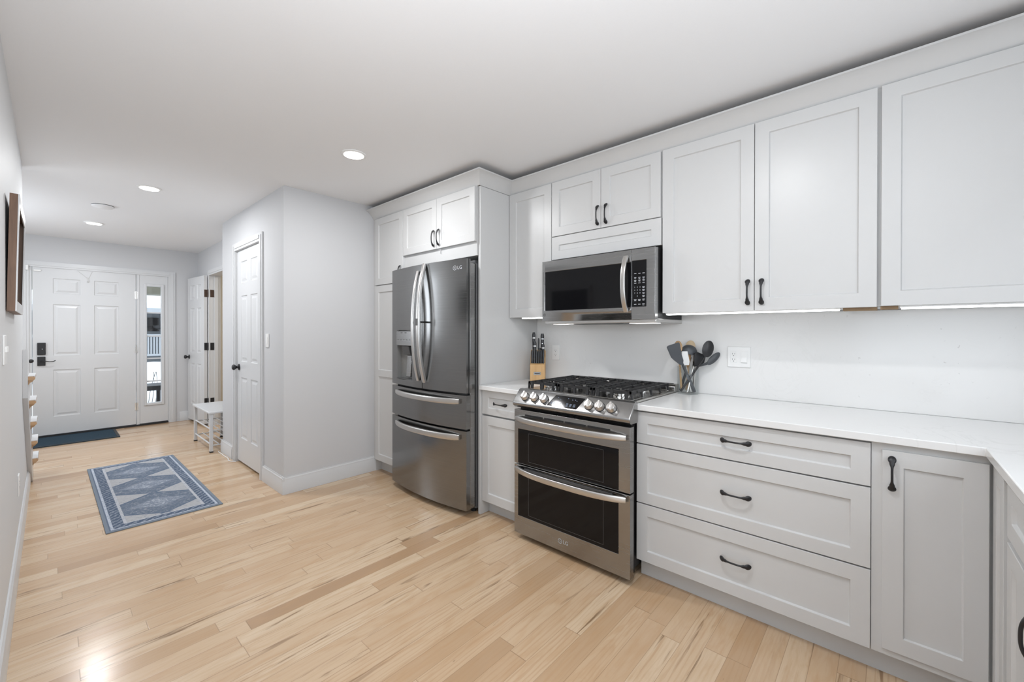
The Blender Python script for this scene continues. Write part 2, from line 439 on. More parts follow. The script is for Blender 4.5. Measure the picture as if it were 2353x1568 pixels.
# dining side, behind the camera
struct('wall_dining', MB().box(-1.3, -.5, -4.52, -4.4, 0, CEIL).box(2.3, 4.0, -4.52, -4.4, 0, CEIL).box(-.5, 2.3, -4.52, -4.4, 0, .55).box(-.5, 2.3, -4.52, -4.4, 2.35, CEIL)
       .box(-1.32, -1.2, -4.4, -1.27, 0, CEIL), 'wall_lighter')
struct('wall_dining_side', MB().box(3.9, 4.0, -4.4, -3.35, 0, CEIL).box(3.9, 4.0, -.65, -.2, 0, CEIL).box(3.9, 4.0, -3.35, -.65, 0, .55).box(3.9, 4.0, -3.35, -.65, 2.35, CEIL)
       .box(XR + .12, 4.0, -.2, -.08, 0, CEIL), 'wall_lighter')
# pantry block with its door opening, wall facing the kitchen
struct('wall_pantry', MB().box(-5.29, -4.83, 1.24, 1.34, 0, CEIL).box(-4.06, -3.55, 1.24, 1.34, 0, CEIL).box(-4.83, -4.06, 1.24, 1.34, 2.10, CEIL)
       .box(-3.65, -3.55, 1.34, YB, 0, CEIL).box(-5.29, -5.19, 1.34, 1.60, 0, CEIL).box(-5.19, -3.65, 2.0, 2.1, 0, CEIL), 'wall')
struct('wall_hall', MB().box(XF, -6.91, 1.47, 1.59, 0, CEIL).box(-6.05, -5.19, 1.47, 1.59, 0, CEIL).box(-6.91, -6.05, 1.47, 1.59, 2.08, CEIL), 'wall')
struct('wall_front', MB().box(XF - .14, XF, -1.27, -.19, 0, CEIL).box(XF - .14, XF, 1.17, 1.60, 0, CEIL).box(XF - .14, XF, -.19, 1.17, 2.11, CEIL), 'wall')
struct('wall_side_room', MB().box(-7.60, -7.50, 1.59, 3.2, 0, CEIL).box(-7.5, -5.1, 3.1, 3.2, 0, CEIL).box(-5.2, -5.1, 1.60, 3.1, 0, CEIL), 'cream')


def base(name, segs, h=.135):
    """baseboard: each segment (axis, face coordinate, a, b, sign): a board with an eased top"""
    mb = MB()
    for ax, c, a, b, sg in segs:
        pr = [(0, 0), (.016, 0), (.016, h - .035), (.012, h - .027), (.012, h - .014), (.006, h - .006), (.006, h), (0, h)]
        if ax == 'x': mb.prism([(c + sg * p, z) for p, z in pr], 0, a, b)
        else: mb.prism([(c + sg * p, z) for p, z in pr], 1, a, b)
    return struct(name, mb, 'trim', smooth=30, merge=False)


base('baseboard_left', [('x', -.126, -5.52, -1.2, 1)])
base('baseboard_pantry', [('x', 1.24, -5.3055, -4.91, -1), ('x', 1.24, -4.01, -3.5345, -1), ('y', -3.55, 1.2245, 2.04, 1), ('y', -5.29, 1.2245, 1.46, -1)])
base('baseboard_hall', [('x', 1.47, -6.0, -5.30, -1), ('x', 1.47, XF, -7.0, -1), ('y', XF, 1.25, 1.47, 1)])

# ------------------------------------------------------------------ front door and sidelight
def casing(mb, T, u0, u1, z1, wd=.085, th=.02):
    """door casing: two legs and a head with a stepped profile around the opening u0..u1, 0..z1"""
    for a, b in ((u0 - wd, u0), (u1, u1 + wd)):
        mb.panelled(T, a, b, 0, z1 + wd, th * .7)
        mb.panelled(T, a + wd * .30, b - wd * .30, 0, z1 + (wd * .7), th)
    mb.panelled(T, u0, u1, z1, z1 + wd, th * .7); mb.panelled(T, u0, u1, z1 + wd * .3, z1 + wd * .7, th)
    return mb


DOOR_RINGS = [(.006, -.006), (.020, -.007), (.042, -.0015)]
fd = thing('door_1', 'white six-panel front door with black keypad lock', 'door', (XF, .32, 0), kind='structure')
casing(MB(), TP(XF), -.165, 1.135, 2.062, .07).build('casing', 'trim', fd, smooth=30)
MB().box(XF - .14, XF + .002, -.19, -.142, 0, 2.09).box(XF - .14, XF + .002, .788, .822, 0, 2.09).box(XF - .14, XF + .002, 1.125, 1.17, 0, 2.09)\
    .box(XF - .14, XF + .002, -.19, 1.17, 2.068, 2.11).build('jamb', 'trim', fd)
MB().box(XF - .14, XF + .01, -.14, 1.125, 0, .022).build('threshold', 'rubber', fd)
pz = ((.245, .818), (.992, 1.622), (1.752, 1.938))
pan = [(y0, y1, a, b) for a, b in pz for y0, y1 in ((.028, .262), (.384, .616))]
MB().panelled(TP(XF - .05), -.137, .783, .030, 2.062, .052, pan, DOOR_RINGS).build('slab', 'trim', fd)
lk = MB().box(XF + .002, XF + .026, -.100, -.032, 1.005, 1.152).build('deadbolt_keypad', 'black', fd, bevel=.004)
MB().lathe([(.004, 0), (.004, .003)], (XF + .026, -.060, 1.075), 'x', 10).build('status_light', 'mark', lk)
lv = MB().box(XF + .002, XF + .016, -.100, -.034, .874, .982).build('lever_plate', 'black', fd, bevel=.003)
MB().tube([(XF + .016, -.068, .93), (XF + .05, -.068, .93), (XF + .058, -.060, .93), (XF + .058, -.03, .929), (XF + .058, .0, .922), (XF + .058, .028, .924), (XF + .058, .048, .935)],
          [.009, .009, .009, .008, .007, .007, .006], [.009, .009, .009, .006, .005, .005, .005], 10).build('lever', 'black', lv, smooth=40)
MB().lathe([(.022, 0), (.022, .004), (.015, .008)], (XF + .001, -.149, .935), 'x', 16).build('strike_plate', 'black', fd, smooth=40)
for z in (.27, 1.05, 1.78):
    MB().lathe([(.007, -.055), (.007, .055)], (XF + .008, .788, z), 'z', 10).box(XF + .001, XF + .004, .772, .806, z - .05, z + .05).build('hinge', 'chrome', fd, smooth=40)
# alarm contact in the top corner of the door
al = thing('alarm_contact', 'tiny white alarm contact at the top left corner of the front door', 'sensor', (XF + .002, -.13, 2.0))
MB().box(XF + .004, XF + .016, -.128, -.068, 2.012, 2.03).build('magnet', 'plastic', al, bevel=.002)
MB().box(XF + .021, XF + .033, -.19, -.168, 2.015, 2.075).build('sensor', 'plastic', al, bevel=.002)
# wreath hook and its line
hk = thing('wreath_hook', 'clear hook hanging on two thin lines at the top of the front door', 'hook', (XF, .33, 1.94))
MB().tube([(XF + .006, .235, 2.055), (XF + .006, .322, 1.965)], .0012, .0012, 6).tube([(XF + .006, .366, 2.05), (XF + .006, .338, 1.965)], .0012, .0012, 6).build('line', 'carcass', hk)
MB().tube([(XF + .004, .33, 1.975), (XF + .004, .33, 1.925), (XF + .012, .33, 1.915), (XF + .018, .33, 1.93)], .010, .003, 8).build('hook', 'carcass', hk, smooth=40)

sl = thing('window_1', 'tall narrow sidelight window beside the front door', 'window', (XF, .97, 0), kind='structure')
G0, G1, Z0, Z1 = .893, 1.053, .298, 1.916
sm_ = MB()
T = TP(XF - .045)
sm_.panelled(T, .824, 1.123, .030, 2.066, .045, [], [])
bmv = sm_
# slab with real opening: four boards instead of one
sm_ = MB().box(XF - .045, XF, .824, G0, .03, 2.066).box(XF - .045, XF, G1, 1.123, .03, 2.066).box(XF - .045, XF, G0, G1, .03, Z0).box(XF - .045, XF, G0, G1, Z1, 2.066)
sm_.build('sidelight_panel', 'trim', sl)
fr = MB()
for a, b, c, d in ((G0 - .028, G0 + .004, Z0 - .03, Z1 + .03), (G1 - .004, G1 + .028, Z0 - .03, Z1 + .03)): fr.box(XF - .05, XF + .014, a, b, c, d)
for c, d in ((Z0 - .03, Z0 + .004), (Z1 - .004, Z1 + .03)): fr.box(XF - .05, XF + .014, G0, G1, c, d)
fr.build('glazing_frame', 'trim', sl, bevel=.005)
mt = MB()
for z in (.60, .915, 1.225, 1.548): mt.box(XF - .03, XF - .012, G0, G1, z - .009, z + .009)
mt.build('muntins', 'trim', sl)
MB().box(XF - .024, XF - .020, G0, G1, Z0, Z1).build('pane', 'glass', sl)

# ------------------------------------------------------------------ what shows through the sidelight
struct('snowy_ground', MB().box(-40, XF - .3, -12, 20, -.35, -.25), 'snow')
struct('porch_deck', MB().box(-9.2, XF - .14, -1.5, 3.0, -.25, -.04), 'snow')
struct('porch_eave', MB().box(-9.3, -8.9, -1.5, 3.0, 1.90, 2.35), 'tan')
hs = thing('neighbour_house', 'grey house with a snowy porch across the yard', 'house', (-19, 2.8, -.25))
MB().box(-24, -18.5, -4, 9, -.25, 3.4).build('wall', 'siding', hs)
MB().prism([(-17.2, 2.02), (-17.2, 2.22), (-21, 4.2), (-24.5, 2.3), (-24.5, 2.0)], 1, -4.5, 9.5).build('roof', 'roofsnow', hs)
MB().box(-17.3, -17.1, -4, 9, 1.86, 2.02).build('porch_beam', 'housewhite', hs)
MB().box(-18.48, -18.42, 2.20, 2.50, 1.30, 1.75).build('house_window', 'glossblack', hs)
for y in (2.55, 4.4, .7): MB().box(-17.28, -17.14, y - .06, y + .06, -.25, 1.9).build('porch_post', 'housewhite', hs)
rl = MB().box(-17.25, -17.18, -4, 9, 1.12, 1.20).box(-17.25, -17.18, -4, 9, .52, .58)
for i in range(60): rl.box(-17.235, -17.195, 1.0 + i * .07, 1.035 + i * .07, .55, 1.15)
rl.build('porch_railing', 'housewhite', hs)
pl = MB().lathe([(.05, 0), (.16, .04), (.18, .10), (.17, .12)], (-17.22, 2.36, 1.36), 'z', 16)
pl.tube([(-17.22, 2.36, 1.48), (-17.22, 2.36, 1.86)], .008, .008, 6)
tag(pl.build('hanging_planter', 'rubber', smooth=40), 'dark planter hanging from the porch of the house outside', 'planter')


def mound(name, cx, cy, rx, ry, h, label):
    mb = MB(); n, k = 18, 6; vs = []; fs = []
    for i in range(k + 1):
        a = i / k * PI / 2
        for j in range(n):
            th = 2 * PI * j / n; q = 1 + .12 * math.sin(3 * th + cx) + .08 * math.sin(7 * th)
            vs.append((cx + rx * math.cos(a) * q * math.cos(th), cy + ry * math.cos(a) * q * math.sin(th), -.26 + h * math.sin(a)))
    for i in range(k):
        for j in range(n): fs.append((i * n + j, i * n + (j + 1) % n, (i + 1) * n + (j + 1) % n, (i + 1) * n + j))
    tag(mb.add(vs, fs).build(name, 'snow', smooth=60), label, 'snow bank')


mound('snow_bank', -12.6, 1.6, 1.0, 1.4, .85, 'large snow bank below the porch railing outside')
mound('snow_bank', -10.3, 1.2, .5, .8, .42, 'small snow bank just beyond the bench outside')
tr = thing('evergreen_tree', 'dark evergreen branches at the right of the sidelight view', 'tree', (-15.2, 2.62, -.25))
tm = MB().tube([(-15.2, 2.62, -.25), (-15.2, 2.62, 3.4)], .05, .02, 8); tm.build('trunk', 'twig', tr)
tf = MB()
for i in range(150):
    z = .9 + i * .015; a = i * 2.4; L = .16 + .16 * random.random()
    p = Vector((-15.2, 2.62, z)); d = Vector((math.cos(a), math.sin(a), -.25))
    tf.tube([p, p + d * L * .6, p + d * L], [.016, .02, .003], [.008, .008, .002], 5)
tf.build('branches', 'evergreen', tr)
tw = MB()
for i in range(7):
    y = 1.06 + i * .045; tw.tube([(-9.0, y, -.1), (-9.0, y + .05, .35), (-9.0, y + .03 + .1 * random.random(), .62)], .006, .004, 5)
tag(tw.build('bare_shrub', 'twig'), 'thin bare twigs standing in front of the snow bank outside', 'shrub')
bn = thing('porch_bench', 'black porch bench outside the bottom of the sidelight', 'bench', (-8.45, 1.0, -.04))
MB().box(-8.65, -8.20, .2, 1.19, .40, .47).build('seat', 'rubber', bn)
for x in (-8.62, -8.28):
    for y in (.25, 1.13): MB().box(x, x + .06, y, y + .06, -.04, .40).build('leg', 'rubber', bn)

# ------------------------------------------------------------------ pantry door
pd = thing('door_2', 'white six-panel pantry door with black knob', 'door', (-4.44, 1.24, 0), kind='structure')
casing(MB(), TY(1.24), -4.81, -4.083, 2.083, .072).build('casing', 'trim', pd, smooth=30)
MB().box(-4.83, -4.806, 1.241, 1.34, 0, 2.10).box(-4.087, -4.06, 1.241, 1.34, 0, 2.10).box(-4.83, -4.06, 1.241, 1.34, 2.08, 2.10).build('jamb', 'trim', pd)


def six(u0, u1, z0, z1):
    w = u1 - u0; h = z1 - z0; st = .115 if w > .6 else .10; mid = .10; pw = (w - 2 * st - mid) / 2
    zz = ((z0 + .23, z0 + .40 * h), (z0 + .475 * h, z0 + .785 * h), (z0 + .845 * h, z1 - .11))
    return [(a, a + pw, c, d) for c, d in zz for a in (u0 + st, u0 + st + pw + mid)]


MB().panelled(TY(1.29), -4.803, -4.090, .022, 2.078, .04, six(-4.803, -4.090, .022, 2.078), DOOR_RINGS).build('slab', 'trim', pd)
KN = [(.031, 0), (.031, .006), (.014, .010), (.011, .020), (.014, .026), (.020, .032), (.027, .042), (.027, .052), (.018, .060), (.004, .062)]
MB().lathe(KN, (-4.745, 1.25, .940), '-y', 20).build('knob', 'black', pd, smooth=50)
for z in (.325, 1.10, 1.868): MB().lathe([(.007, -.046), (.007, .046)], (-4.0865, 1.234, z), 'z', 10).box(-4.10, -4.085, 1.236, 1.2495, z - .045, z + .045).build('hinge', 'black', pd, smooth=40)

# ------------------------------------------------------------------ open door in the hall
od = thing('door_3', 'white six-panel door standing wide open in the hall', 'door', (-6.9, 1.47, 0), kind='structure')
casing(MB(), TY(1.47), -6.885, -6.075, 2.055, .07).build('casing', 'trim', od, smooth=30)
MB().box(-6.91, -6.885, 1.471, 1.59, 0, 2.08).box(-6.075, -6.05, 1.471, 1.59, 0, 2.08).box(-6.91, -6.05, 1.471, 1.59, 2.055, 2.08)\
    .box(-6.885, -6.872, 1.52, 1.56, 0, 2.055).build('jamb', 'trim', od)
an = math.radians(5.6); ox, oy = -6.905, 1.442
def TO(u, w, z):     # u: from the hinge towards the front wall, w: out from the wall side face into the hall
    return (ox - u * math.cos(an) + w * -math.sin(an) * -1 * 0 - w * 0 - 0, oy - u * math.sin(an) - w, z)
MB().panelled(TO, 0, .645, .030, 2.052, .035, six(0, .645, .030, 2.052), DOOR_RINGS).build('slab', 'trim', od)
MB().lathe(KN, TO(.585, .035, .925), '-y', 20).build('knob', 'black', od, smooth=50)
for z, mm in ((.33, 'black'), (1.085, 'black'), (1.81, 'bronze')):
    MB().box(-6.9045, -6.902, 1.408, 1.440, z - .05, z + .05).box(-6.8845, -6.882, 1.472, 1.515, z - .05, z + .05)\
        .lathe([(.006, -.05), (.006, .05)], (-6.893, 1.447, z), 'z', 8).build('hinge', mm, od)

# ------------------------------------------------------------------ staircase along the left wall
st = thing('staircase', 'staircase behind the left wall with oak treads poking past a white skirt board', 'staircase', (-5.2, -.6, 0))
RISE, RUN, XB = .195, .255, -5.475
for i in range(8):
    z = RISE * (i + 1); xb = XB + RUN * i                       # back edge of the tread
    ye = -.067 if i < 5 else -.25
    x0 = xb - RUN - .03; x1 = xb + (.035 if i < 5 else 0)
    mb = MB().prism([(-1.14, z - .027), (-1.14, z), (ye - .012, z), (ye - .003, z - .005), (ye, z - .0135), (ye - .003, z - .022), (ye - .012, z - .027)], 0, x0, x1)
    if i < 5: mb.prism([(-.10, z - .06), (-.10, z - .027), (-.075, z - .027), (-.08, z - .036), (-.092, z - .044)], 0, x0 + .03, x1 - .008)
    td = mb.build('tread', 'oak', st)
    if i < 5: MB().box(x0, x1 - .012, -1.10, ye - .002, z, z + .004).build('tread_glare', 'trim', td)  # white pad put over the oak for the glare on top
    MB().box(xb - RUN, xb - RUN + .018, -1.14, -.248 if i > 3 else -.128, z - RISE, z - .027).build('riser', 'trim', st)
# skirt board: slanted strip with a plumb upper end
sk = [(-5.45, .0), (-4.40, .83), (-4.40, 1.165), (-5.72, .135), (-5.72, .0)]
MB().prism(sk, 1, -.1255, -.101).build('skirt_board', 'trim', st)

# ------------------------------------------------------------------ cabinetry
SH = [(.0035, -.0095)]
def shaker(T, u0, u1, z0, z1, fwid=.062, th=.02):
    return MB().panelled(T, u0, u1, z0, z1, th, [(u0 + fwid, u1 - fwid, z0 + fwid, z1 - fwid)], SH)


def pull(T, u, z, vert, parent, L=.064):
    k = 49; path = []; a = []; b = []
    for i in range(k):
        t = -1 + 2 * i / (k - 1); s = math.sin(t * PI / 2) * .55 + t * .45; q = abs(s)
        w = .005 + .025 * (1 - q ** 2.8)
        el = max(0, 1 - ((q - .815) / .185) ** 2) ** .5; neck = math.exp(-((q - .62) / .14) ** 2)
        wd = max(.0036 * (1 if q < .815 else 0), .0118 * el, (.0036 + .0040 * neck) if q < .70 else 0) + .0003
        path.append(T(u, w, z + s * L) if vert else T(u + s * L, w, z)); a.append(wd); b.append(max(.0036 if q < .815 else 0, .0050 * el) + .0003)
    n = Vector(T(0, 1, 0)) - Vector(T(0, 0, 0))
    return MB().tube(path, a, b, 12, ref=n).build('handle', 'black', parent, smooth=50)


YU, YBASE, YTALL = 2.33, 2.055, 2.00          # door faces: uppers, bases, tall run
ZT = 2.318
def upper(label, x0, x1, z0, doors, zc=None, handles=()):
    c = thing('wall_cabinet', label, 'cabinet', ((x0 + x1) / 2, YB, z0), 'upper cabinets')
    MB().box(x0, x1, YU + .021, YB - .001, z0 + .004, ZT + .004).build('body', 'carcass', c)
    MB().box(x0 + .001, x1 - .001, YU + .022, YB - .001, ZT + .0045, ZT + .008).build('gap_shade_board', 'plywood', c)  # dark board added to deepen the shade in the crown gap
    return c


c1 = upper('narrow white upper cabinet between the fridge panel and the microwave', -2.133, -1.735, 1.395, 1)
shaker(TY(YU + .02), -2.128, -1.738, 1.395, ZT, .062).build('door', 'cab', c1, bevel=.0012)
c2 = upper('white cabinet with two short doors above the microwave', -1.735, -.958, 1.785, 2)
for a, b, hx in ((-1.732, -1.3515, -1.367), (-1.3485, -.965, -1.307)):
    d = shaker(TY(YU + .02), a, b, 1.946, ZT, .060).build('door', 'cab', c2, bevel=.0012); pull(TY(YU), hx, 2.027, True, d)
shaker(TY(YU + .02), -1.732, -.962, 1.785, 1.941, .058).build('drop_panel', 'cab', c2, bevel=.0012)
c3 = upper('large white two-door upper cabinet just right of the microwave', -.957, -.032, 1.395, 2)
for a, b, hx in ((-.953, -.4945, -.519), (-.4915, -.037, -.459)):
    d = shaker(TY(YU + .02), a, b, 1.396, ZT, .060).build('door', 'cab', c3, bevel=.0012); pull(TY(YU), hx, 1.487, True, d)
c4 = upper('wide white single-door upper cabinet at the far right', -.032, .53, 1.395, 1)
shaker(TY(YU + .02), -.024, .50, 1.399, ZT, .060).build('door', 'cab', c4, bevel=.0012)
MB().box(-.15, -.036, 2.352, 2.41, 1.383, 1.3985).build('raw_plywood_edge', 'plywood', c3)
MB().box(-.026, .03, 2.352, 2.40, 1.385, 1.3985).build('raw_plywood_edge', 'plywood', c4)

# crown above the uppers, and above the fridge wall
def crown(T, u0, u1, mb, m0=0, m1=0):
    """cove profile swept along u; m0, m1: mitre slopes at the ends (shift of u per unit of w)"""
    pr = [(0, 2.318), (.004, 2.322), (.013, 2.336), (.026, 2.354), (.044, 2.373), (.064, 2.389), (.078, 2.393), (.078, 2.402), (.068, 2.402), (.0, 2.330)]
    n = len(pr)
    vs = [T(u0 + m0 * w, w, z) for w, z in pr] + [T(u1 + m1 * w, w, z) for w, z in pr]
    return mb.add(vs, [tuple(range(n)), tuple(range(2 * n - 1, n - 1, -1))] + [(i, i + n, (i + 1) % n + n, (i + 1) % n) for i in range(n)])


def shade_back(p): return p.normal.z > .3 and p.center.z < 2.403  # back faces coloured dark so the gap above the crown reads as shade


cr = crown(TY(YU + .0200), -2.132, .56, MB(), 1.0, 0)
tag(cr.build('crown_moulding', 'cab', smooth=30, second=('plywood', shade_back)), 'long white crown moulding above the upper cabinets by the microwave', 'moulding', 'cabinet crown mouldings')
cr = crown(TY(YTALL + .0205), -3.548, -2.130, MB(), 0, 1.0)
cr = crown(lambda u, w, z: (-2.130 + w, u, z), YTALL + .0205, YU + .0200, cr, -1.0, -1.0)
tag(cr.build('crown_moulding', 'cab', smooth=30, second=('plywood', shade_back)), 'white crown moulding wrapping the corner above the refrigerator cabinets', 'moulding', 'cabinet crown mouldings')

# tall run around the fridge
tp = thing('pantry_cabinet', 'tall white pantry cabinet left of the refrigerator', 'cabinet', (-3.28, YB, 0))
MB().box(-3.535, -3.09, YTALL + .021, YB - .001, .105, ZT + .004).build('body', 'carcass', tp)
MB().box(-3.5485, -3.502, YTALL + .019, YTALL + .03, .105, ZT).build('filler_strip', 'carcass', tp)
d = shaker(TY(YTALL + .02), -3.497, -3.050, 1.712, ZT - .004, .058).build('door', 'cab', tp, bevel=.0012); pull(TY(YTALL), -3.078, 1.79, True, d)
MB().panelled(TY(YTALL + .02), -3.497, -3.050, .118, 1.704, .02, [(-3.439, -3.108, .176, .885), (-3.439, -3.108, .945, 1.646)], SH).build('door', 'cab', tp, bevel=.0012)
MB().box(-3.545, -3.09, 2.085, 2.10, 0, .105).box(-3.549, -3.53, 2.03, 2.085, 0, .105).build('toe_kick', 'carcass', tp)
MB().box(-3.535, -3.09, YTALL + .022, YB - .001, ZT + .0045, ZT + .008).build('gap_shade_board', 'plywood', tp)  # dark board put in to darken the gap over the pantry
of = thing('fridge_cabinet', 'white two-door cabinet above the refrigerator', 'cabinet', (-2.6, YB, 1.83))
MB().box(-3.073, -2.157, YTALL + .021, YB - .001, 1.83, ZT + .004).build('body', 'carcass', of)
MB().box(-3.073, -2.157, YTALL + .022, YB - .001, ZT + .0045, ZT + .008).build('gap_shade_board', 'plywood', of)  # same added shade board, above the refrigerator
for a, b, hx in ((-3.045, -2.5925, -2.618), (-2.5895, -2.160, -2.555)):
    d = shaker(TY(YTALL + .02), a, b, 1.929, ZT - .004, .056).build('door', 'cab', of, bevel=.0012); pull(TY(YTALL), hx, 2.012, True, d)
MB().box(-2.565, -2.558, YTALL + .012, YTALL + .021, 1.895, 1.929).build('center_stile', 'cab', of)
tag(MB().box(-2.155, -2.1325, 2.032, YB - .001, 0, ZT).build('end_panel', 'cab', bevel=.0015), 'tall white end panel right of the refrigerator', 'panel')

# base cabinets
def basecab(name, label, x0, x1, zt=.882):
    c = thing(name, label, 'cabinet', ((x0 + x1) / 2, YB, 0), 'base cabinets')
    MB().box(x0 + .001, x1 - .001, YBASE + .021, YB - .001, .10, zt).build('body', 'carcass', c)
    MB().box(x0, x1, 2.118, 2.133, 0, .10).build('toe_kick', 'carcass', c)
    return c


b1 = basecab('base_cabinet', 'narrow white base cabinet between the refrigerator and the range', -2.131, -1.752)
d = MB().panelled(TY(YBASE + .01), -2.129, -1.757, .712, .878, .02, [(-2.071, -1.815, .758, .832)], SH).build('drawer', 'cab', b1, bevel=.0012)
pull(TY(YBASE - .01), -1.947, .797, False, d)
shaker(TY(YBASE + .01), -2.129, -1.757, .098, .700, .060).build('door', 'cab', b1, bevel=.0012)
b2 = basecab('drawer_cabinet', 'wide white base cabinet with three drawers right of the range', -.978, -.033)
for a, b in ((.712, .875), (.404, .706), (.103, .398)):
    d = MB().panelled(TY(YBASE + .02), -.976, -.048, a, b, .02, [(-.918, -.106, a + (.056 if b - a > .2 else .052), b - .058)], SH).build('drawer', 'cab', b2, bevel=.0012)
    pull(TY(YBASE), -.505, (.800 if a > .7 else .562 if a > .4 else .262), False, d)
b3 = basecab('corner_cabinet', 'white corner base cabinet with a folding door at the right', -.033, .87)
MB().box(-.046, .25, YBASE + .008, YBASE + .0205, .10, .882).build('face_frame', 'cab', b3)
d = shaker(TY(YBASE + .02), -.016, .247, .124, .857, .058).build('door', 'cab', b3, bevel=.0012); pull(TY(YBASE), .011, .775, True, d)
shaker(TX(.274), 1.890, 2.052, .124, .857, .050).build('door', 'cab', b3, bevel=.0012)
MB().box(.2745, .87, 1.86, 2.075, .10, .882).build('side_body', 'carcass', b3)
b4 = thing('sink_cabinet', 'white base cabinet of the side counter at the right edge', 'cabinet', (.6, 1.2, 0), 'base cabinets')
MB().box(.2745, XR - .001, .45, 1.859, .10, .882).build('body', 'carcass', b4)
MB().box(.345, .36, .45, 1.858, 0, .10).build('toe_kick', 'carcass', b4)
for a, b in ((1.36, 1.838), (.87, 1.355)):
    MB().panelled(TX(.274), a, b, .705, .866, .02, [(a + .056, b - .056, .757, .812)], SH).build('drawer', 'cab', b4, bevel=.0012)
    d = shaker(TX(.274), a, b, .124, .688, .056).build('door', 'cab', b4, bevel=.0012)
    pull(TX(.254), b - .365 if a > 1 else b - .03, .60, True, d)

# worktops and splashback
tag(MB().box(-2.128, -1.748, 2.012, YB - .012, .884, .914).build('countertop', 'quartz', bevel=.003), 'short white quartz countertop under the knife block', 'countertop')
tag(MB().prism([(-.979, 2.036), (.236, 2.036), (.236, .45), (XR - .002, .45), (XR - .002, YB - .012), (-.979, YB - .012)], 2, .8835, .914).build('countertop', 'quartz', bevel=.003),
    'long L-shaped white quartz countertop right of the range', 'countertop')
tag(MB().box(-2.131, XR - .002, YB - .011, YB - .0005, .9145, 1.394).build('backsplash', 'splash'), 'white speckled quartz slab backsplash', 'backsplash')

# under-cabinet light bars
for x0, x1, lb in ((-.945, -.160, 'lit LED bar under the two-door cabinet right of the microwave'), (-2.03, -1.76, 'lit LED bar under the narrow cabinet left of the microwave'), (.035, .50, 'lit LED bar under the far right upper cabinet')):
    lt = thing('light_bar', lb, 'light', ((x0 + x1) / 2, 2.40, 1.385), 'under-cabinet light bars')
    MB().box(x0, x1, 2.354, 2.40, 1.392, 1.3985).build('housing', 'plastic', lt)
    MB().box(x0 + .004, x1 - .004, 2.356, 2.390, 1.385, 1.392).build('lens', 'led', lt)

# ------------------------------------------------------------------ refrigerator
FX0, FX1, FY, FB = -3.088, -2.160, 1.925, .045
fc, hw = (FX0 + FX1) / 2, (FX1 - FX0) / 2
def arc(u): return FY - FB * (1 - ((u - fc) / hw) ** 2)
def TF(u, w, z): return (u, arc(u) - w, z)
def TFB(yb): return lambda u, w, z: (u, (arc(u) if w > .5 else yb), z)
fg = thing('refrigerator', 'stainless steel french-door refrigerator with water dispenser', 'refrigerator', (fc, 2.3, 0))
MB().box(FX0 + .014, FX1 - .006, 2.022, YB - .03, .035, 1.775).build('body', 'graphite', fg, bevel=.004)
MB().box(FX0 + .10, FX1 - .10, 1.97, 2.02, .012, .05).build('kick_grille', 'rubber', fg)
for x in (FX0 + .06, FX1 - .06):
    for y in (2.05, 2.55): MB().lathe([(.02, 0), (.02, .036)], (x, y, 0), 'z', 12).build('foot', 'rubber', fg)
for x in (FX0 + .06, FX1 - .07): MB().box(x - .045, x + .045, 2.025, 2.12, 1.7755, 1.800).build('hinge_cover', 'graphite', fg, bevel=.006)


def fpanel(u0, u1, z0, z1, panels=(), rings=(), name='door', yb=1.962):
    nb = [u0 + (u1 - u0) * i / 10 for i in range(11)]
    nb = [u for u in nb if not any(p[0] + 1e-4 < u < p[1] - 1e-4 for p in panels)]
    mb = MB()
    mb.panelled(lambda u, w, z: (u, (yb if w == 0 else arc(u) + 1.0 - w), z), u0, u1, z0, z1, 1.0, panels, rings, nb)
    return mb.build(name, 'fsteel', fg, smooth=25)


SPL = -2.607
ld = fpanel(FX0, SPL - .003, .862, 1.797, [(-2.985, -2.742, .905, 1.302)], [(.006, -.004), (.008, -.05), (.014, -.055)])
rd = fpanel(SPL + .003, FX1, .862, 1.797)
w1 = fpanel(FX0, FX1, .612, .846, name='middle_drawer'); w2 = fpanel(FX0, FX1, .048, .598, name='freezer_drawer')
for dd, z0, z1 in ((ld, .862, 1.797), (rd, .862, 1.797)): pass
# seams between door layers on the right flank
MB().box(FX1 - .0005, FX1 + .0012, 1.944, 1.950, .862, 1.797).build('gasket', 'rubber', rd)
MB().box(FX0 + .05, FX1 - .004, 1.9645, 2.008, .05, 1.772).build('inner_door', 'steel', fg, bevel=.003)
MB().box(FX0 + .05, FX1 - .012, 2.008, 2.0215, .05, 1.772).build('door_seal', 'rubber', fg)
for z0, z1, nm in ((.846, .862, 'a'), (.598, .612, 'b')): MB().box(FX0 + .05, FX1 - .02, 1.945, 1.962, z0, z1).build('gasket', 'rubber', fg)
# dispenser
ds = MB().box(-2.974, -2.756, arc(-2.865) - .002, arc(-2.865) + .02, 1.178, 1.294).build('dispenser_panel', 'steel', fg, bevel=.003)
for i in range(5): MB().panelled(TY(arc(-2.865) - .002), -2.955 + i * .040, -2.937 + i * .040, 1.222, 1.226, .0008).build('button_mark', 'darkmark', ds)
for i in range(2): MB().panelled(TY(arc(-2.865) - .002), -2.91 + i * .055, -2.885 + i * .055, 1.278, 1.283, .0008).build('button_mark', 'darkmark', ds)
MB().prism([(1.895, 1.176), (1.9375, 1.176), (1.9375, 1.105), (1.915, 1.105)], 0, -2.91, -2.815).build('dispenser_nozzle', 'graphite', ld, bevel=.004)
MB().prism([(1.928, 1.10), (1.9375, 1.10), (1.9375, .93), (1.916, .93)], 0, -2.875, -2.815).build('dispenser_paddle', 'steel', ld, bevel=.003)
MB().box(-2.9755, -2.7515, 1.938, 1.9395, .9145, 1.18).box(-2.9755, -2.9745, 1.90, 1.938, .9145, 1.18).box(-2.7525, -2.7515, 1.90, 1.938, .9145, 1.18).build('dispenser_cavity', 'liner', ld)
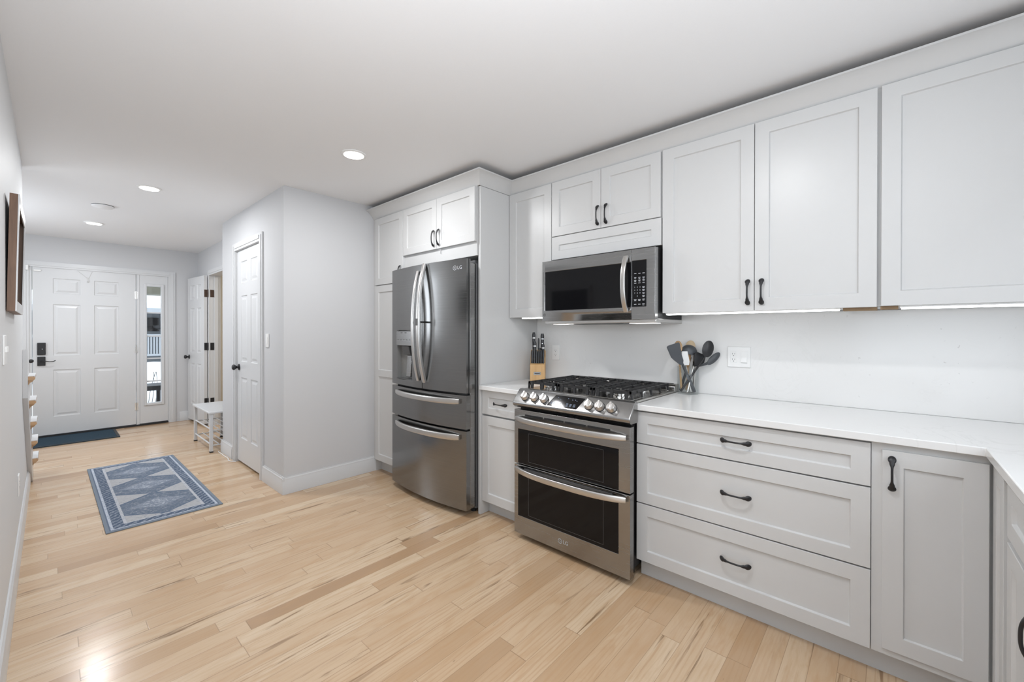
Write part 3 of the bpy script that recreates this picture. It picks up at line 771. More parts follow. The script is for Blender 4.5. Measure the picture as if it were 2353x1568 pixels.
MB().box(-2.974, -2.753, 1.895, 1.938, .909, .916).build('drip_tray', 'graphite', ld)


def vhandle(x, z0, z1, parent, out, wd, th):
    k = 21; path = []
    for i in range(k):
        s = -1 + 2 * i / (k - 1); path.append((x, arc(x) - .010 - out * (1 - abs(s) ** 2.2), (z0 + z1) / 2 + s * (z1 - z0) / 2))
    h = MB().tube(path, [wd] * k, [th] * k, 16, ref=(0, 1, 0), sq=.45).build('handle', 'hsteel', parent, smooth=50)
    return h


vhandle(-2.646, .918, 1.748, fg, .052, .013, .009)
h = vhandle(-2.566, .912, 1.793, fg, .058, .016, .013)
MB().box(-2.5815, -2.552, arc(-2.566) - .0835, arc(-2.566) - .080, 1.335, 1.385).build('door_button', 'graphite', h)
MB().tube([(-2.566, arc(-2.566) - .055, 1.36), (-2.566, arc(-2.566), 1.36)], .007, .007, 10).build('button_rod', 'rubber', h)


def hhandle(x0, x1, z, parent, yfun, out, hh, th, mat='hsteel', drop=0.0):
    k = 25; path = []; ra = []
    for i in range(k):
        s = -1 + 2 * i / (k - 1); x = (x0 + x1) / 2 + s * (x1 - x0) / 2
        path.append((x, yfun(x) - .008 - out * (1 - abs(s) ** 3), z - drop * (1 - s * s))); ra.append(hh * (1 if abs(s) < .97 else .82))
    return MB().tube(path, [th] * k, ra, 16, ref=(0, 0, 1), sq=.45).build('handle', mat, parent, smooth=50)


hhandle(-2.985, -2.215, .803, w1, arc, .040, .020, .010); hhandle(-2.985, -2.215, .553, w2, arc, .040, .021, .010)
# maker's mark on the right door
def emblem(T, u, z, r, mat, parent, letters=True, sz=None):
    mb = MB(); n = 28
    for a0, a1, ri, ro in ((.25, 1.95 * PI, r * .82, r),):
        vs = []
        for i in range(n + 1):
            a = a0 + (a1 - a0) * i / n; vs += [T(u + ri * math.cos(a), .0012, z + ri * math.sin(a)), T(u + ro * math.cos(a), .0012, z + ro * math.sin(a))]
        mb.add(vs, [(2 * i, 2 * i + 1, 2 * i + 3, 2 * i + 2) for i in range(n)])
    def rect(a, b, c, d): mb.add([T(u + a * r, .0012, z + c * r), T(u + b * r, .0012, z + c * r), T(u + b * r, .0012, z + d * r), T(u + a * r, .0012, z + d * r)], [(0, 1, 2, 3)])
    rect(-.08, .08, -.42, .50); rect(-.08, .40, -.42, -.27); rect(.35, .98, -.02, .12); rect(-.52, -.30, .22, .44)
    if letters: mb.text('LG', T, u + r * 2.7, z, (sz or r * 2.1), .0012)
    return mb.build('maker_emblem', mat, parent)


emblem(TF, -2.262, 1.737, .0165, 'mark', rd)

# ------------------------------------------------------------------ range
RX0, RX1 = -1.746, -.963
RYD = 1.955
rg = thing('range', 'stainless steel slide-in double-oven gas range', 'stove', ((RX0 + RX1) / 2, 2.3, 0))
MB().box(RX0 + .006, -.986, 2.012, YB - .014, .05, .905).build('body', 'rubber', rg)
MB().box(RX0 + .012, -.984, 1.99, 2.05, .03, .80).build('front_frame', 'rubber', rg)
for x in (RX0 + .05, -1.03):
    for y in (2.06, 2.6): MB().lathe([(.018, 0), (.018, .052)], (x, y, 0), 'z', 12).build('foot', 'rubber', rg)
# oven doors
def oven(z0, z1, wz0, wz1, name):
    d = MB().panelled(TY(1.995), RX0 + .004, RX1, z0, z1, .04, [(-1.713, -1.026, wz0, wz1)], [(.002, -.002)]).build(name, 'steel', rg, bevel=.004)
    MB().panelled(TY(1.9555), -1.711, -1.028, wz0 + .0022, wz1 - .0022, .0015).build('window', 'glossblack', d)
    ig = MB(); T = TY(1.9539)
    for a, b, c, e in ((-1.628, -1.113, wz0 + .02, wz0 + .0215), (-1.628, -1.113, wz1 - .0215, wz1 - .02), (-1.628, -1.6265, wz0 + .02, wz1 - .02), (-1.1145, -1.113, wz0 + .02, wz1 - .02)):
        ig.panelled(T, a, b, c, e, .0003)
    ig.build('window_outline', 'graphite', d)
    return d


o1 = oven(.472, .806, .474, .688, 'upper_oven_door'); o2 = oven(.036, .463, .146, .452, 'lower_oven_door')
for i in range(4): MB().box(-1.655 + i * .148, -1.655 + i * .148 + .135, 1.9535, 1.9555, .772, .782).build('vent_slot', 'rubber', o1)
# curved pocket behind the lower handle
MB().prism([(1.9537, .414), (1.9537, .450), (1.950, .450), (1.948, .43)], 0, -1.66, -1.06).build('handle_pocket', 'graphite', o2)
hhandle(-1.722, -.982, .753, o1, lambda x: 1.955, .052, .0165, .010); hhandle(-1.722, -.982, .440, o2, lambda x: 1.953, .056, .0175, .010, drop=0)
emblem(TY(1.955), -1.392, .092, .014, 'mark', o2)
# control fascia
fa = MB().prism([(1.962, .820), (1.944, .834), (1.942, .850), (2.004, .922), (2.014, .928), (2.034, .930), (2.034, .820)], 0, RX0 - .004, RX1 + .004).build('control_fascia', 'steel', rg, bevel=.006, seg=3)
sa, sb = Vector((0, 1.942, .850)), Vector((0, 2.004, .922))
sd = (sb - sa).normalized(); sn = Vector((0, -sd.z, sd.y))
def TS(u, w, v):    # on the sloped face of the fascia
    q = sa + sd * v + sn * w; return (u, q.y, q.z)
for x in (-1.667, -1.594, -1.520, -1.212, -1.145, -1.075):
    c = Vector(TS(x, 0, .048))
    kb = MB().lathe([(.026, 0), (.026, .004), (.0245, .006), (.0245, .022), (.022, .025), (.004, .0255)], c, sn, 24).build('knob', 'hsteel', rg, smooth=40)
    bar = []
    for s_, wq in ((-.024, .006), (.024, .006)): bar.append(s_)
    MB().add([TS(x + a, w, .048 + b) for b, w in ((-.025, .022), (.025, .022), (.022, .036), (-.022, .036)) for a in (-.006, .006)],
             [(0, 1, 3, 2), (2, 3, 5, 4), (4, 5, 7, 6), (6, 7, 1, 0), (0, 2, 4, 6), (1, 3, 5, 7)]).build('grip', 'hsteel', kb, bevel=.0015)
    MB().lathe([(.0285, 0), (.0285, .0015)], c, sn, 24).build('knob_ring', 'rubber', kb)
dp = MB().add([TS(-1.452, .0015, .088), TS(-1.252, .0015, .088), TS(-1.283, .0015, .012), TS(-1.487, .0015, .012), TS(-1.452, -.001, .088), TS(-1.252, -.001, .088), TS(-1.283, -.001, .012), TS(-1.487, -.001, .012)],
              [(0, 1, 2, 3), (0, 1, 5, 4), (1, 2, 6, 5), (2, 3, 7, 6), (3, 0, 4, 7)]).build('display', 'glossblack', rg)
mk = MB()
random.seed(3)
def dash(mb, T, u0, u1, v0, v1, w): mb.add([T(u0, w, v0), T(u1, w, v0), T(u1, w, v1), T(u0, w, v1)], [(0, 1, 2, 3)])
for i in range(4):
    u = -1.465 + i * .020
    dash(mk, TS, u, u + .010, .034, .037, .002); dash(mk, TS, u + .002, u + .009, .025, .028, .002)
for i in range(3):
    u = -1.358 + i * .024
    for v in (.023, .030, .037): dash(mk, TS, u, u + .014, v, v + .003, .002)
for u, v in ((-1.43, .07), (-1.41, .062), (-1.36, .072), (-1.33, .066), (-1.30, .062), (-1.312, .068)): dash(mk, TS, u, u + .006, v, v + .003, .002)
mk.build('display_marking', 'bluemark', dp)
mk = MB()
for i in range(5): mk.lathe([(.0045, 0), (.0045, .0005)], (-1.108 + i * .0125, 1.9437, .8405), '-y', 8 if i % 2 else 4)
mk.build('small_badge', 'darkmark', fa)
# cooktop
MB().box(RX0 + .004, -.984, 2.034, 2.600, .905, .926).build('cooktop', 'cooksteel', rg, bevel=.004)
MB().box(RX0 + .03, -1.01, 2.055, 2.565, .9262, .928).build('burner_tray', 'cooksteel', rg)
bg = MB().prism([(2.600, .905), (2.600, .948), (2.615, .962), (2.667, .962), (2.667, .905)], 0, RX0 + .004, -.984).build('rear_vent', 'cooksteel', rg, bevel=.003)
for i in range(6): MB().box(-1.69 + i * .112, -1.60 + i * .112, 2.5985, 2.6005, .930, .946).build('vent_opening', 'rubber', bg)
MB().box(-1.63, -1.01, 2.618, 2.655, .9618, .9632).build('vent_top', 'rubber', bg)
for x, y, r in ((-1.60, 2.17, .042), (-1.60, 2.45, .036), (-1.365, 2.31, .05), (-1.13, 2.17, .050), (-1.13, 2.45, .034)):
    b = MB().lathe([(r + .018, 0), (r + .018, .004), (r, .007), (r, .016), (r * .9, .018)], (x, y, .928), 'z', 24).build('burner', 'chrome', rg, smooth=40)
    MB().lathe([(r * .86, 0), (r * .9, .006), (r * .7, .009), (.003, .0095)], (x, y, .946), 'z', 24).build('burner_cap', 'iron', b, smooth=40)
for gx0, gx1 in ((RX0 + .030, -1.492), (-1.484, -1.248), (-1.240, -1.008)):
    g = MB(); y0, y1, zt = 2.060, 2.562, .972
    for x in (gx0 + .006, gx1 - .006): g.box(x - .006, x + .006, y0, y1, zt - .014, zt)
    mid = (gx0 + gx1) / 2
    for i in range(9):
        y = y0 + .006 + (y1 - y0 - .012) * i / 8
        full = i in (0, 4, 8)
        lo, hi = (gx0, gx1)
        if full: g.box(lo, hi, y - .005, y + .005, zt - .014, zt)
        else:
            g.box(lo, lo + .075, y - .0045, y + .0045, zt - .012, zt); g.box(hi - .075, hi, y - .0045, y + .0045, zt - .012, zt)
        if i % 2 == 0:
            for x, sx in ((gx0, -1), (gx1, 1)): g.prism([(x, zt), (x - sx * .014, zt), (x + sx * -.004, .929), (x + sx * .004, .929)], 1, y - .006, y + .006)
    for xx in (mid - .055, mid, mid + .055): g.box(xx - .0045, xx + .0045, y0, y0 + .085, zt - .012, zt); g.box(xx - .0045, xx + .0045, y1 - .085, y1, zt - .012, zt)
    g.box(mid - .0045, mid + .0045, y0 + .13, y1 - .13, zt - .012, zt)
    for xx in (gx0 + .03, mid, gx1 - .03): g.prism([(y0, zt), (y0 + .012, zt), (y0 + .004, .929), (y0 - .006, .929)], 0, xx - .008, xx + .008)
    g.build('grate', 'iron', rg)

# ------------------------------------------------------------------ microwave
MX0, MX1, MY, MZ0, MZ1 = -1.752, -.962, 2.25, 1.360, 1.764
mw = thing('microwave', 'stainless steel over-the-range microwave', 'microwave', ((MX0 + MX1) / 2, 2.45, MZ0))
MB().box(MX0 + .022, MX1 - .006, MY + .045, YB - .013, MZ0 + .006, MZ1 + .006).build('body', 'rubber', mw)
MB().box(MX0 + .008, MX1 - .002, MY + .02, YB - .014, MZ0 - .018, MZ0 + .006).build('bottom_plate', 'hsteel', mw, bevel=.004)
MB().box(MX0 + .012, MX1 - .004, MY + .034, MY + .052, MZ0, MZ1 + .004).build('front_frame', 'graphite', mw)
MSP = -1.102
dr = MB().panelled(TY(MY + .034), MX0, MSP - .001, MZ0, MZ1, .034, [(-1.731, -1.1035, 1.430, 1.694)], [(.002, -.0015)]).build('door', 'steel', mw, bevel=.004)
MB().panelled(TY(MY + .0015), -1.7285, -1.1035, 1.4325, 1.6915, .0015).build('door_window', 'glossblack', dr)
cp = MB().panelled(TY(MY + .034), MSP + .001, MX1, MZ0, MZ1, .034, [(-1.1, -1.011, 1.432, 1.700)], [(.002, -.0015)]).build('control_panel', 'steel', mw, bevel=.003)
kp = MB().panelled(TY(MY + .0015), -1.0995, -1.0135, 1.4345, 1.6975, .0015).build('keypad', 'glossblack', mw)
mk = MB(); TK = TY(MY - .0001)
cols = (-1.079, -1.054, -1.029)
for r, z in enumerate((1.622, 1.599, 1.583, 1.567)):
    for c in cols:
        mk.panelled(TK, c - .0065, c + .0065, z, z + .003, .0004)
        if r in (1, 2): mk.panelled(TK, c - .005, c + .005, z - .006, z - .0035, .0004)
for i, row in enumerate(('123', '456', '789')):
    for j, ch in enumerate(row): mk.text(ch, TK, -1.082 + j * .016, 1.545 - i * .017, .011, .0006)
mk.text('0', TK, -1.066, 1.494, .011, .0006)
for z in (1.545, 1.528, 1.511, 1.494, 1.474, 1.447): mk.panelled(TK, -1.036, -1.022, z, z + .003, .0004); mk.panelled(TK, -1.035, -1.024, z - .006, z - .0035, .0004)
for c in cols[:2]:
    mk.panelled(TK, c - .008, c + .008, 1.473, 1.476, .0004); mk.panelled(TK, c - .006, c + .006, 1.467, 1.470, .0004); mk.panelled(TK, c - .007, c + .007, 1.446, 1.449, .0004)
mk.build('keypad_marking', 'mark', kp)
k = 21; path = []
for i in range(k):
    s = -1 + 2 * i / (k - 1); path.append((-1.132, MY - .008 - .042 * (1 - abs(s) ** 2.4), 1.567 + s * .160))
MB().tube(path, [.0145] * k, [.008] * k, 16, ref=(0, 1, 0), sq=.45).build('handle', 'hsteel', dr, smooth=50)
emblem(TY(MY), -1.733, 1.404, .009, 'darkmark', dr, letters=False)
MB().box(-1.60, -1.20, 2.34, 2.52, MZ0 - .021, MZ0 - .0185).build('grease_filter', 'graphite', mw)
for x in (-1.71, -1.15): MB().box(x, x + .15, 2.32, 2.42, MZ0 - .020, MZ0 - .0185).build('cooktop_lamp_lens', 'tasklamp', mw)

# ------------------------------------------------------------------ knife block and knives
kbx, kby = -2.008, 2.525
bk = thing('knife_block', 'light wooden knife block on the short countertop', 'knife block', (kbx, kby, .9145))
hwx = .056
MB().prism([(kby - .062, .9145), (kby + .072, .9145), (kby + .072, 1.135), (kby + .020, 1.150), (kby - .020, 1.055), (kby - .062, 1.040)], 0, kbx - hwx, kbx + hwx).build('body', 'block', bk, bevel=.002)
pt = MB().box(kbx - .028, kbx + .026, kby - .0645, kby - .062, .962, .985).build('name_plate', 'steel', bk, bevel=.001)
MB().panelled(TY(kby - .0645), kbx - .021, kbx + .019, .969, .978, .0005).build('plate_marking', 'graphite', pt)
BROT = math.radians(34)
def spin(o):
    v = o.location - Vector((kbx, kby, 0)); v.rotate(Matrix.Rotation(BROT, 3, 'Z')); o.location = v + Vector((kbx, kby, 0)); o.rotation_euler = (0, 0, BROT)


spin(bk)
names = ['leftmost', 'second from left', 'third from left', 'fourth from left', 'fifth from left', 'rightmost']
for i in range(6):
    x = kbx - .0425 + i * .0170
    kn = thing('steak_knife', f'{names[i]} of the six small black knives in the front row of the block', 'knife', (x, kby - .035, 1.045), 'small knives in the front row of the block')
    p0 = Vector((x, kby - .036, 1.030)); dv = Vector((0, .10, 1)).normalized()
    MB().tube([p0 + dv * .012 * j for j in range(11)], [.0055, .0058, .006, .006, .006, .006, .006, .006, .006, .0055, .004], [.0078, .008, .0085, .0085, .008, .008, .0085, .009, .009, .0085, .006], 10, ref=(1, 0, 0), sq=.7).build('knife_handle', 'blacknylon', kn, smooth=50)
    spin(kn)
big = [(-.036, .030, .165, .011, 'tall black-handled knife at the back left of the block'), (-.026, -.002, .135, .012, 'riveted black knife handle at the front left of the block top'),
       (.002, .034, .12, .006, 'thin black steel handle in the middle of the block'), (.031, .030, .155, .012, 'tallest black-handled knife at the back right of the block'),
       (.038, -.002, .115, .011, 'riveted black knife handle at the front right of the block top'), (.012, .022, .045, .009, 'short dark scissor grip low between the tall knives')]
for dx, dy, L, r, lb in big:
    z0 = 1.10 + (.02 if dy > .01 else -.02)
    kn = thing('kitchen_knife', lb, 'knife', (kbx + dx, kby + dy, z0), 'tall knives in the top of the block')
    p0 = Vector((kbx + dx, kby + dy, z0)); dv = Vector((0, .06, 1)).normalized(); n = 9
    ws = [1, .9, .85, .9, 1, 1.05, 1.1, 1.15, .85]
    MB().tube([p0 + dv * L * j / (n - 1) for j in range(n)], [r * .62] * n, [r * w for w in ws], 12, ref=(1, 0, 0), sq=.7).build('knife_handle', 'blacknylon', kn, smooth=50)
    if L > .1 and r > .01:
        for q in (.25, .5): MB().lathe([(.003, 0), (.003, .001)], p0 + dv * L * q + Vector((0, -r * .92, 0)), '-y', 8).build('rivet', 'chrome', kn)
        c = p0 + dv * L * .72
        MB().tube([c, c + dv * .004], r * .68, r * 1.12, 12, ref=(1, 0, 0), sq=.7).build('collar', 'chrome', kn)
    spin(kn)

# ------------------------------------------------------------------ utensil jar and utensils
jx, jy, jr = -.905, 2.600, .062
MBj = MB(); prof = [(.002, .010), (jr - .005, .010), (jr - .004, .163), (jr - .002, .166), (jr, .163), (jr, .006), (jr - .004, .0), (.002, .0)]
vs = []; n = 40
tag(MBj.lathe(prof, (jx, jy, .9145), 'z', n).build('utensil_jar', 'jar', smooth=40), 'clear glass jar full of cooking utensils beside the range', 'jar')


def uten(name, label, mat, p0, p1, r0, head):
    """a straight handle from p0 (in the jar) to p1, then a head built by head(mb, p1, dir)"""
    o = thing(name, label, 'utensil', (jx, jy, .926), 'utensils in the glass jar')
    p0, p1 = Vector(p0), Vector(p1); d = (p1 - p0).normalized()
    mb = MB().tube([p0, p0.lerp(p1, .1), p0.lerp(p1, .6), p1], [r0 * .8, r0, r0 * .9, r0 * .7], [r0 * .7, r0 * .8, r0 * .7, r0 * .5], 10, ref=(0, 1, 0))
    mb.build('stem', mat if isinstance(mat, str) else mat[1], o, smooth=50)
    hb = MB(); head(hb, p1, d); hb.build('head', mat if isinstance(mat, str) else mat[0], o, smooth=45)
    return o


rv = Vector((r0.x, r0.y, 0)); fv = Vector((f0.x, f0.y, 0))           # along / across the view, so the heads show their faces as in the photo
def P(a, h, b=0): return Vector((jx, jy, .9145)) + rv * a + fv * b + Vector((0, 0, h))
def blade(pts, th=.004, bz=0):
    def h(mb, p, d):
        n = len(pts); vs = [Vector(q) for q in pts]
        mb.add([q - fv * th for q in vs] + [q + fv * th for q in vs], [tuple(range(n)), tuple(range(2 * n - 1, n - 1, -1))] + [(i, i + n, (i + 1) % n + n, (i + 1) % n) for i in range(n)])
    return h
def oval(cx, cz, a, b, tilt, depth=.012, bo=0, pw=2.0):
    def h(mb, p, d):
        k, n = 5, 20; vs = []; ct, s_ = math.cos(tilt), math.sin(tilt)
        for i in range(k + 1):
            q = i / k
            for j in range(n):
                th = 2 * PI * j / n; e = a * q * math.cos(th); g = b * q * math.sin(th)
                vs.append(P(cx + e * ct - g * s_, cz + e * s_ + g * ct, bo + depth * (1 - q ** pw)))
        fs = [(i * n + j, i * n + (j + 1) % n, (i + 1) * n + (j + 1) % n, (i + 1) * n + j) for i in range(k) for j in range(n)]
        m = len(vs); vs2 = [v + fv * .004 for v in vs]
        mb.add(vs, fs); mb.add(vs2, fs); o = k * n
        mb.add([vs[o + j] for j in range(n)] + [vs2[o + j] for j in range(n)], [(j, (j + 1) % n, (j + 1) % n + n, j + n) for j in range(n)])
    return h


uten('turner', 'grey nylon turner with a wide flat blade leaning left', ('greynylon', 'greynylon'), P(.030, .014, -.026), P(-.048, .185, -.032), .010,
     blade([P(-.064, .178, -.040), P(-.048, .180, -.040), P(-.046, .205, -.042), P(-.056, .235, -.044), P(-.070, .305, -.048), P(-.077, .313, -.048), P(-.140, .292, -.048), P(-.146, .283, -.048), P(-.118, .222, -.044), P(-.100, .205, -.042)]))
uten('spatula', 'white silicone spatula standing behind the grey turner', ('silicone', 'chrome'), P(.012, .014, -.018), P(-.026, .19, -.020), .006,
     blade([P(-.052, .175, -.020), P(-.004, .175, -.020), P(.000, .195, -.020), P(-.014, .258, -.022), P(-.045, .258, -.022), P(-.056, .20, -.020)], .004))
uten('serving_spoon', 'pale bamboo spoon at the very back of the jar', ('paleb', 'paleb'), P(.006, .014, .038), P(.026, .25, .034), .007, oval(.030, .285, .030, .038, -.1, .006, .034))
uten('wooden_spoon', 'brown wooden spoon rising in the middle of the jar', ('brownw', 'brownw'), P(.0, .016, .0), P(-.002, .18, .0), .007,
     blade([P(-.010, .165, .0), P(.006, .165, .0), P(.016, .22, .0), P(.016, .285, .0), P(-.010, .285, .0), P(-.012, .225, .0)], .004))
uten('wooden_fork', 'rounded beech utensil behind the grey turner', ('beech', 'beech'), P(-.030, .016, .020), P(-.048, .24, .016), .007, oval(-.052, .285, .024, .036, .14, .008, .014))
uten('ladle', 'grey nylon ladle with a round bowl turned down', ('greynylon', 'greynylon'), P(-.034, .014, .032), P(.026, .22, .022), .008,
     lambda mb, p, d: mb.lathe([(.047, -.006), (.047, 0), (.044, .016), (.034, .032), (.019, .041), (.002, .044)], P(.014, .252, .020), (0.12 * rv + Vector((0, 0, 1)) - .2 * fv), 24))
uten('spoon', 'black nylon spoon with an upright oval bowl', ('blacknylon', 'blacknylon'), P(-.042, .014, .004), P(.066, .228, -.080), .007, oval(.082, .275, .033, .050, -.22, -.008, -.086))
def leaning(mb, p, d):
    oval(.122, .217, .020, .050, -.80, -.010, -.072)(mb, p, d)
    mb.tube([p, P(.066, .178, -.050), P(.094, .192, -.070)], [.005, .007, .009], [.004, .005, .004], 8, ref=(0, 1, 0))


uten('slotted_spoon', 'grey nylon spoon leaning far right out of the jar', ('greynylon', 'greynylon'), P(-.036, .014, .012), P(.040, .166, -.024), .006, leaning)
uten('tongs', 'black kitchen tongs with steel tips at the front right', ('blacknylon', 'hsteel'), P(.034, .014, .010), P(.034, .17, -.030), .007,
     blade([P(.026, .168, -.032), P(.044, .168, -.032), P(.080, .19, -.034), P(.092, .238, -.036), P(.060, .246, -.036), P(.042, .254, -.036), P(.022, .246, -.036), P(.020, .205, -.034)], .006))
uten('peeler', 'steel handled peeler lying low in the jar', ('chrome', 'chrome'), P(-.020, .014, -.040), P(.030, .17, -.010), .005, blade([P(.024, .165, -.010), P(.036, .165, -.010), P(.040, .195, -.010), P(.034, .21, -.010), P(.024, .195, -.010)], .003))

# ------------------------------------------------------------------ outlets and switches
def duplex(T, u, z, parent, w=.002):
    r = MB().panelled(T, u - .0165, u + .0165, z - .033, z + .033, w + .003).build('receptacle', 'plastic', parent, bevel=.001)
    s = MB()
    for dz in (.018, -.014):
        for du, h in ((-.006, .0045), (.006, .0038)): s.panelled(T, u + du - .0009, u + du + .0009, z + dz - h, z + dz + h, w + .0036, back=w + .0031)
        s.panelled(T, u - .002, u + .002, z + dz - .0125, z + dz - .0085, w + .0036, back=w + .0031)
    s.build('slots', 'slot', r)


def plate(name, label, cat, T, u0, u1, z0, z1):
    o = thing(name, label, cat, T((u0 + u1) / 2, 0, (z0 + z1) / 2))
    MB().panelled(T, u0, u1, z0, z1, .006).build('plate', 'plastic', o, bevel=.002); return o


TB = TY(YB - .0115)
p = plate('outlet', 'single white outlet plate on the backsplash beside the knife block', 'outlet', TB, -1.977, -1.905, 1.068, 1.185); duplex(TB, -1.941, 1.127, p, .004)
p = plate('outlet_switch_plate', 'double white plate with outlet and switch right of the utensil jar', 'outlet', TB, -.700, -.581, 1.086, 1.203); duplex(TB, -.668, 1.145, p, .004)
rk = MB().panelled(TB, -.6295, -.5965, 1.112, 1.178, .007).build('rocker', 'plastic', p, bevel=.001)
MB().prism([(YB - .0186, 1.116), (YB - .026, 1.116), (YB - .019, 1.144)], 0, -.628, -.598).build('rocker_lip', 'plastic', rk)
TW = TY(1.2395)
p = plate('light_switch', 'white light switch beside the pantry door', 'switch', TW, -3.945, -3.875, 1.155, 1.27)
rk = MB().panelled(TW, -3.926, -3.894, 1.18, 1.245, .009).build('rocker', 'plastic', p, bevel=.001)
TLW = lambda u, w, z: (u, -.126 + w, z)
p = plate('outlet', 'white outlet plate low on the left wall near the baseboard', 'outlet', TLW, -3.80, -3.725, .335, .455)
duplex(TLW, -3.7625, .395, p, .004)
p = plate('light_switch', 'white switch plate on the left wall below the picture', 'switch', TLW, -2.73, -2.61, 1.155, 1.275)
for u in (-2.70, -2.64): MB().panelled(TLW, u - .005, u + .005, 1.205, 1.228, .012).build('toggle', 'plastic', p, bevel=.001)

# ------------------------------------------------------------------ picture on the left wall
pc = thing('picture_frame', 'deep brown wooden picture frame with a white face on the left wall', 'picture', (-3.15, -.125, 1.375))
tilt = math.radians(1.1)
def TPIC(u, w, z): return (u, -.1245 + .001 + w * math.cos(tilt) + (z - 1.375) * math.sin(tilt), z - w * math.sin(tilt))
px0, px1, qz0, qz1 = -3.46, -2.80, 1.378, 1.885
fo = MB()
for a, b, c, e in ((px0, px0 + .022, qz0, qz1), (px1 - .022, px1, qz0, qz1), (px0 + .022, px1 - .022, qz0, qz0 + .022), (px0 + .022, px1 - .022, qz1 - .022, qz1)):
    fo.panelled(TPIC, a, b, c, e, .024)
fo.build('frame_side', 'frame', pc)
fo = MB(); i_ = .045
for a, b, c, e in ((px0, px0 + i_, qz0, qz1), (px1 - i_, px1, qz0, qz1), (px0 + i_, px1 - i_, qz0, qz0 + i_), (px0 + i_, px1 - i_, qz1 - i_, qz1)):
    fo.panelled(TPIC, a, b, c, e, .028, back=.0242)
fo.build('frame_face', 'trim', pc)
MB().panelled(TPIC, px0 + .022, px1 - .022, qz0 + .022, qz1 - .022, .006, back=.002).build('picture_panel', 'glossblack', pc)

# ------------------------------------------------------------------ ceiling fittings
cl = ['recessed ceiling light nearest the refrigerator', 'recessed ceiling light in the middle of the hall', 'recessed ceiling light nearest the front door',
      'recessed ceiling light over the kitchen worktop', 'recessed ceiling light in the dining room near the stair wall', 'recessed ceiling light in the middle of the dining room', 'recessed ceiling light at the far side of the dining room']
for (x, y), pw, lb in zip(CANS, CANP, cl):
    o = thing('ceiling_light', lb, 'light', (x, y, CEIL), 'recessed ceiling lights')
    MB().lathe([(.078, 0), (.078, .004), (.070, .007), (.062, .007)], (x, y, CEIL - .0002), '-z', 32).build('trim_ring', 'plastic', o, smooth=40)
    MB().lathe([(.061, 0), (.061, .0085), (.002, .009)], (x, y, CEIL - .0004), '-z', 32).build('lens', 'lamp', o, smooth=40)
    a = area('ceiling_light_glow', (x, y, CEIL - .012), (0, 0, 0), .12, .12, pw, (.97, .985, 1.0), 'DISK'); a.parent = o; a.location = (0, 0, -.012)
o = thing('smoke_detector', 'flush white disc on the hall ceiling between two lights', 'detector', (-5.36, .33, CEIL))
MB().lathe([(.075, 0), (.075, .012), (.070, .016), (.002, .017)], (-5.36, .33, CEIL - .0002), '-z', 32).build('disc', 'ceiling', o, smooth=40)
MB().lathe([(.0765, .0), (.0765, .003)], (-5.36, .33, CEIL - .0003), '-z', 32).build('shadow_ring', 'rubber', o)  # thin black ring that paints in the shadow line round the disc
area('side_room_light', (-6.2, 2.4, CEIL - .05), (0, 0, 0), .25, .25, PW['room'], (1, .93, .82), 'DISK')
for x0, x1, y0, y1, nm in ((-.5, 2.3, -4.42, -4.39, 'window_2'),):
    w = MB()
    for a in (x0, (x0 + x1) / 2 - .03, x1 - .06): w.box(a, a + .06, y0, y1, .55, 2.35)
    for z in (.55, 2.29): w.box(x0, x1, y0, y1, z, z + .06)
    struct(nm, w, 'trim')
w = MB()
for a in (-3.35, -2.03, -.71): w.box(3.88, 3.92, a, a + .06, .55, 2.35)
for z in (.55, 2.29): w.box(3.88, 3.92, -3.35, -.65, z, z + .06)
struct('window_3', w, 'trim')
w = MB()
for a in (.42, .97, 1.52): w.box(.872, .93, a, a + .06, 1.12, 2.12)
for z in (1.12, 2.06): w.box(.872, .93, .42, 1.58, z, z + .06)
struct('window_4', w, 'trim')

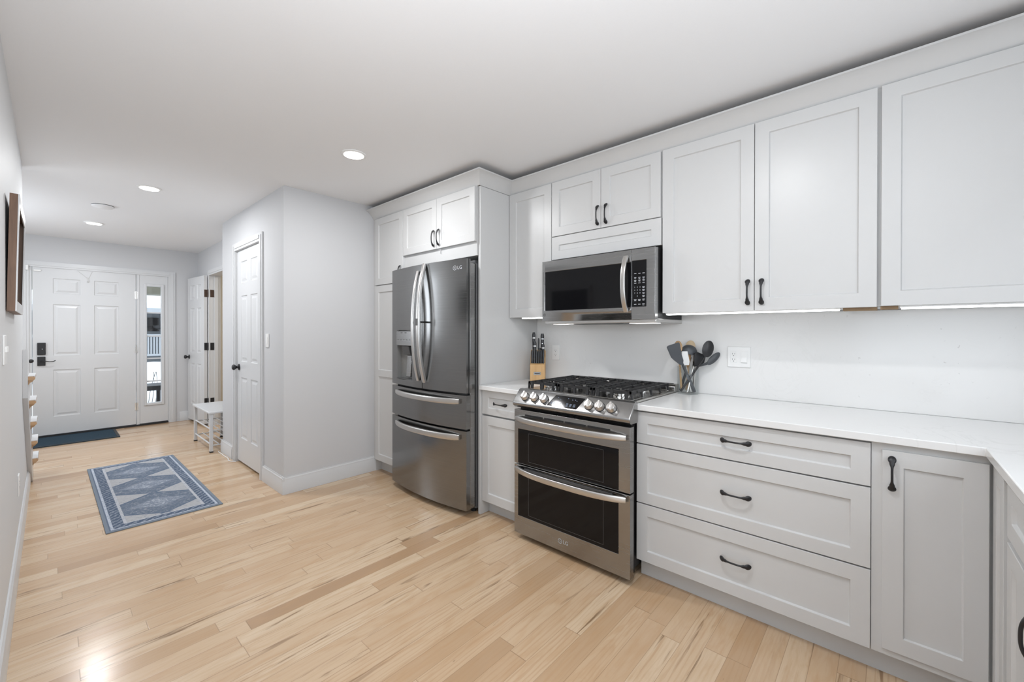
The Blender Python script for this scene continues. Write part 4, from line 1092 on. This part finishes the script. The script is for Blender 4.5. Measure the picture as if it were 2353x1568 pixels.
# ------------------------------------------------------------------ rug, mat, bench, cable
RL, RW = 1.845, .628
M['rug'] = rug_mat(RL, RW); M['mat'] = mat_mat()
rug = MB().box(-RL / 2, RL / 2, -RW / 2, RW / 2, 0, .007).build('rug', 'rug', bevel=.002)
rug.location = (-4.604, .547, .0005); rug.rotation_euler = (0, 0, math.radians(.2))
tag(rug, 'blue and grey medallion runner rug on the hall floor', 'rug')
mt = MB().box(-.31, .31, -.46, .46, 0, .009).build('door_mat', 'mat', bevel=.003); mt.location = (-7.262, .115, .0005)
tag(mt, 'dark navy door mat in front of the front door', 'mat')
bd = MB()
for a, b, c, e in ((-.31, -.285, -.46, .46), (.285, .31, -.46, .46), (-.285, .285, -.46, -.435), (-.285, .285, .435, .46)): bd.box(a, b, c, e, .0085, .0105)
bd.build('rubber_border', 'rubber', mt)
bx0, bx1, by0, by1 = -6.075, -5.335, 1.135, 1.425
be = thing('shoe_bench', 'white metal shoe bench with two rod shelves beside the open door', 'bench', ((bx0 + bx1) / 2, 1.28, 0))
MB().box(bx0 - .01, bx1 + .01, by0 - .01, by1 + .01, .412, .434).build('seat', 'trim', be, bevel=.005)
for x in (bx0, bx1 - .03):
    for y in (by0, by1 - .03):
        l = MB().box(x, x + .03, y, y + .03, .012, .412).build('leg', 'trim', be, bevel=.003)
        MB().box(x - .001, x + .031, y - .001, y + .031, .0, .012).build('foot', 'rubber', l)
for z in (.085, .245):
    s = MB()
    for i in range(5): y = by0 + .015 + i * (by1 - by0 - .03) / 4; s.tube([(bx0 + .02, y, z), (bx1 - .02, y, z)], .008 if i in (0, 4) else .006, .008 if i in (0, 4) else .006, 8)
    for x in (bx0 + .015, bx1 - .015): s.tube([(x, by0 + .02, z - .012), (x, by1 - .02, z - .012)], .007, .007, 8)
    s.build('rod_shelf', 'trim', be, smooth=40)
cb = MB(); cp_ = [(-5.33, 1.21), (-5.28, 1.205), (-5.2, 1.208), (-5.1, 1.204), (-5.0, 1.209), (-4.93, 1.204), (-4.88, 1.19), (-4.82, 1.20), (-4.78, 1.232)]
cb.tube([(x, y, .0045) for x, y in cp_], .004, .004, 8)
tag(cb.build('cable', 'plastic', smooth=50), 'thin white cable lying along the baseboard by the bench', 'cable')
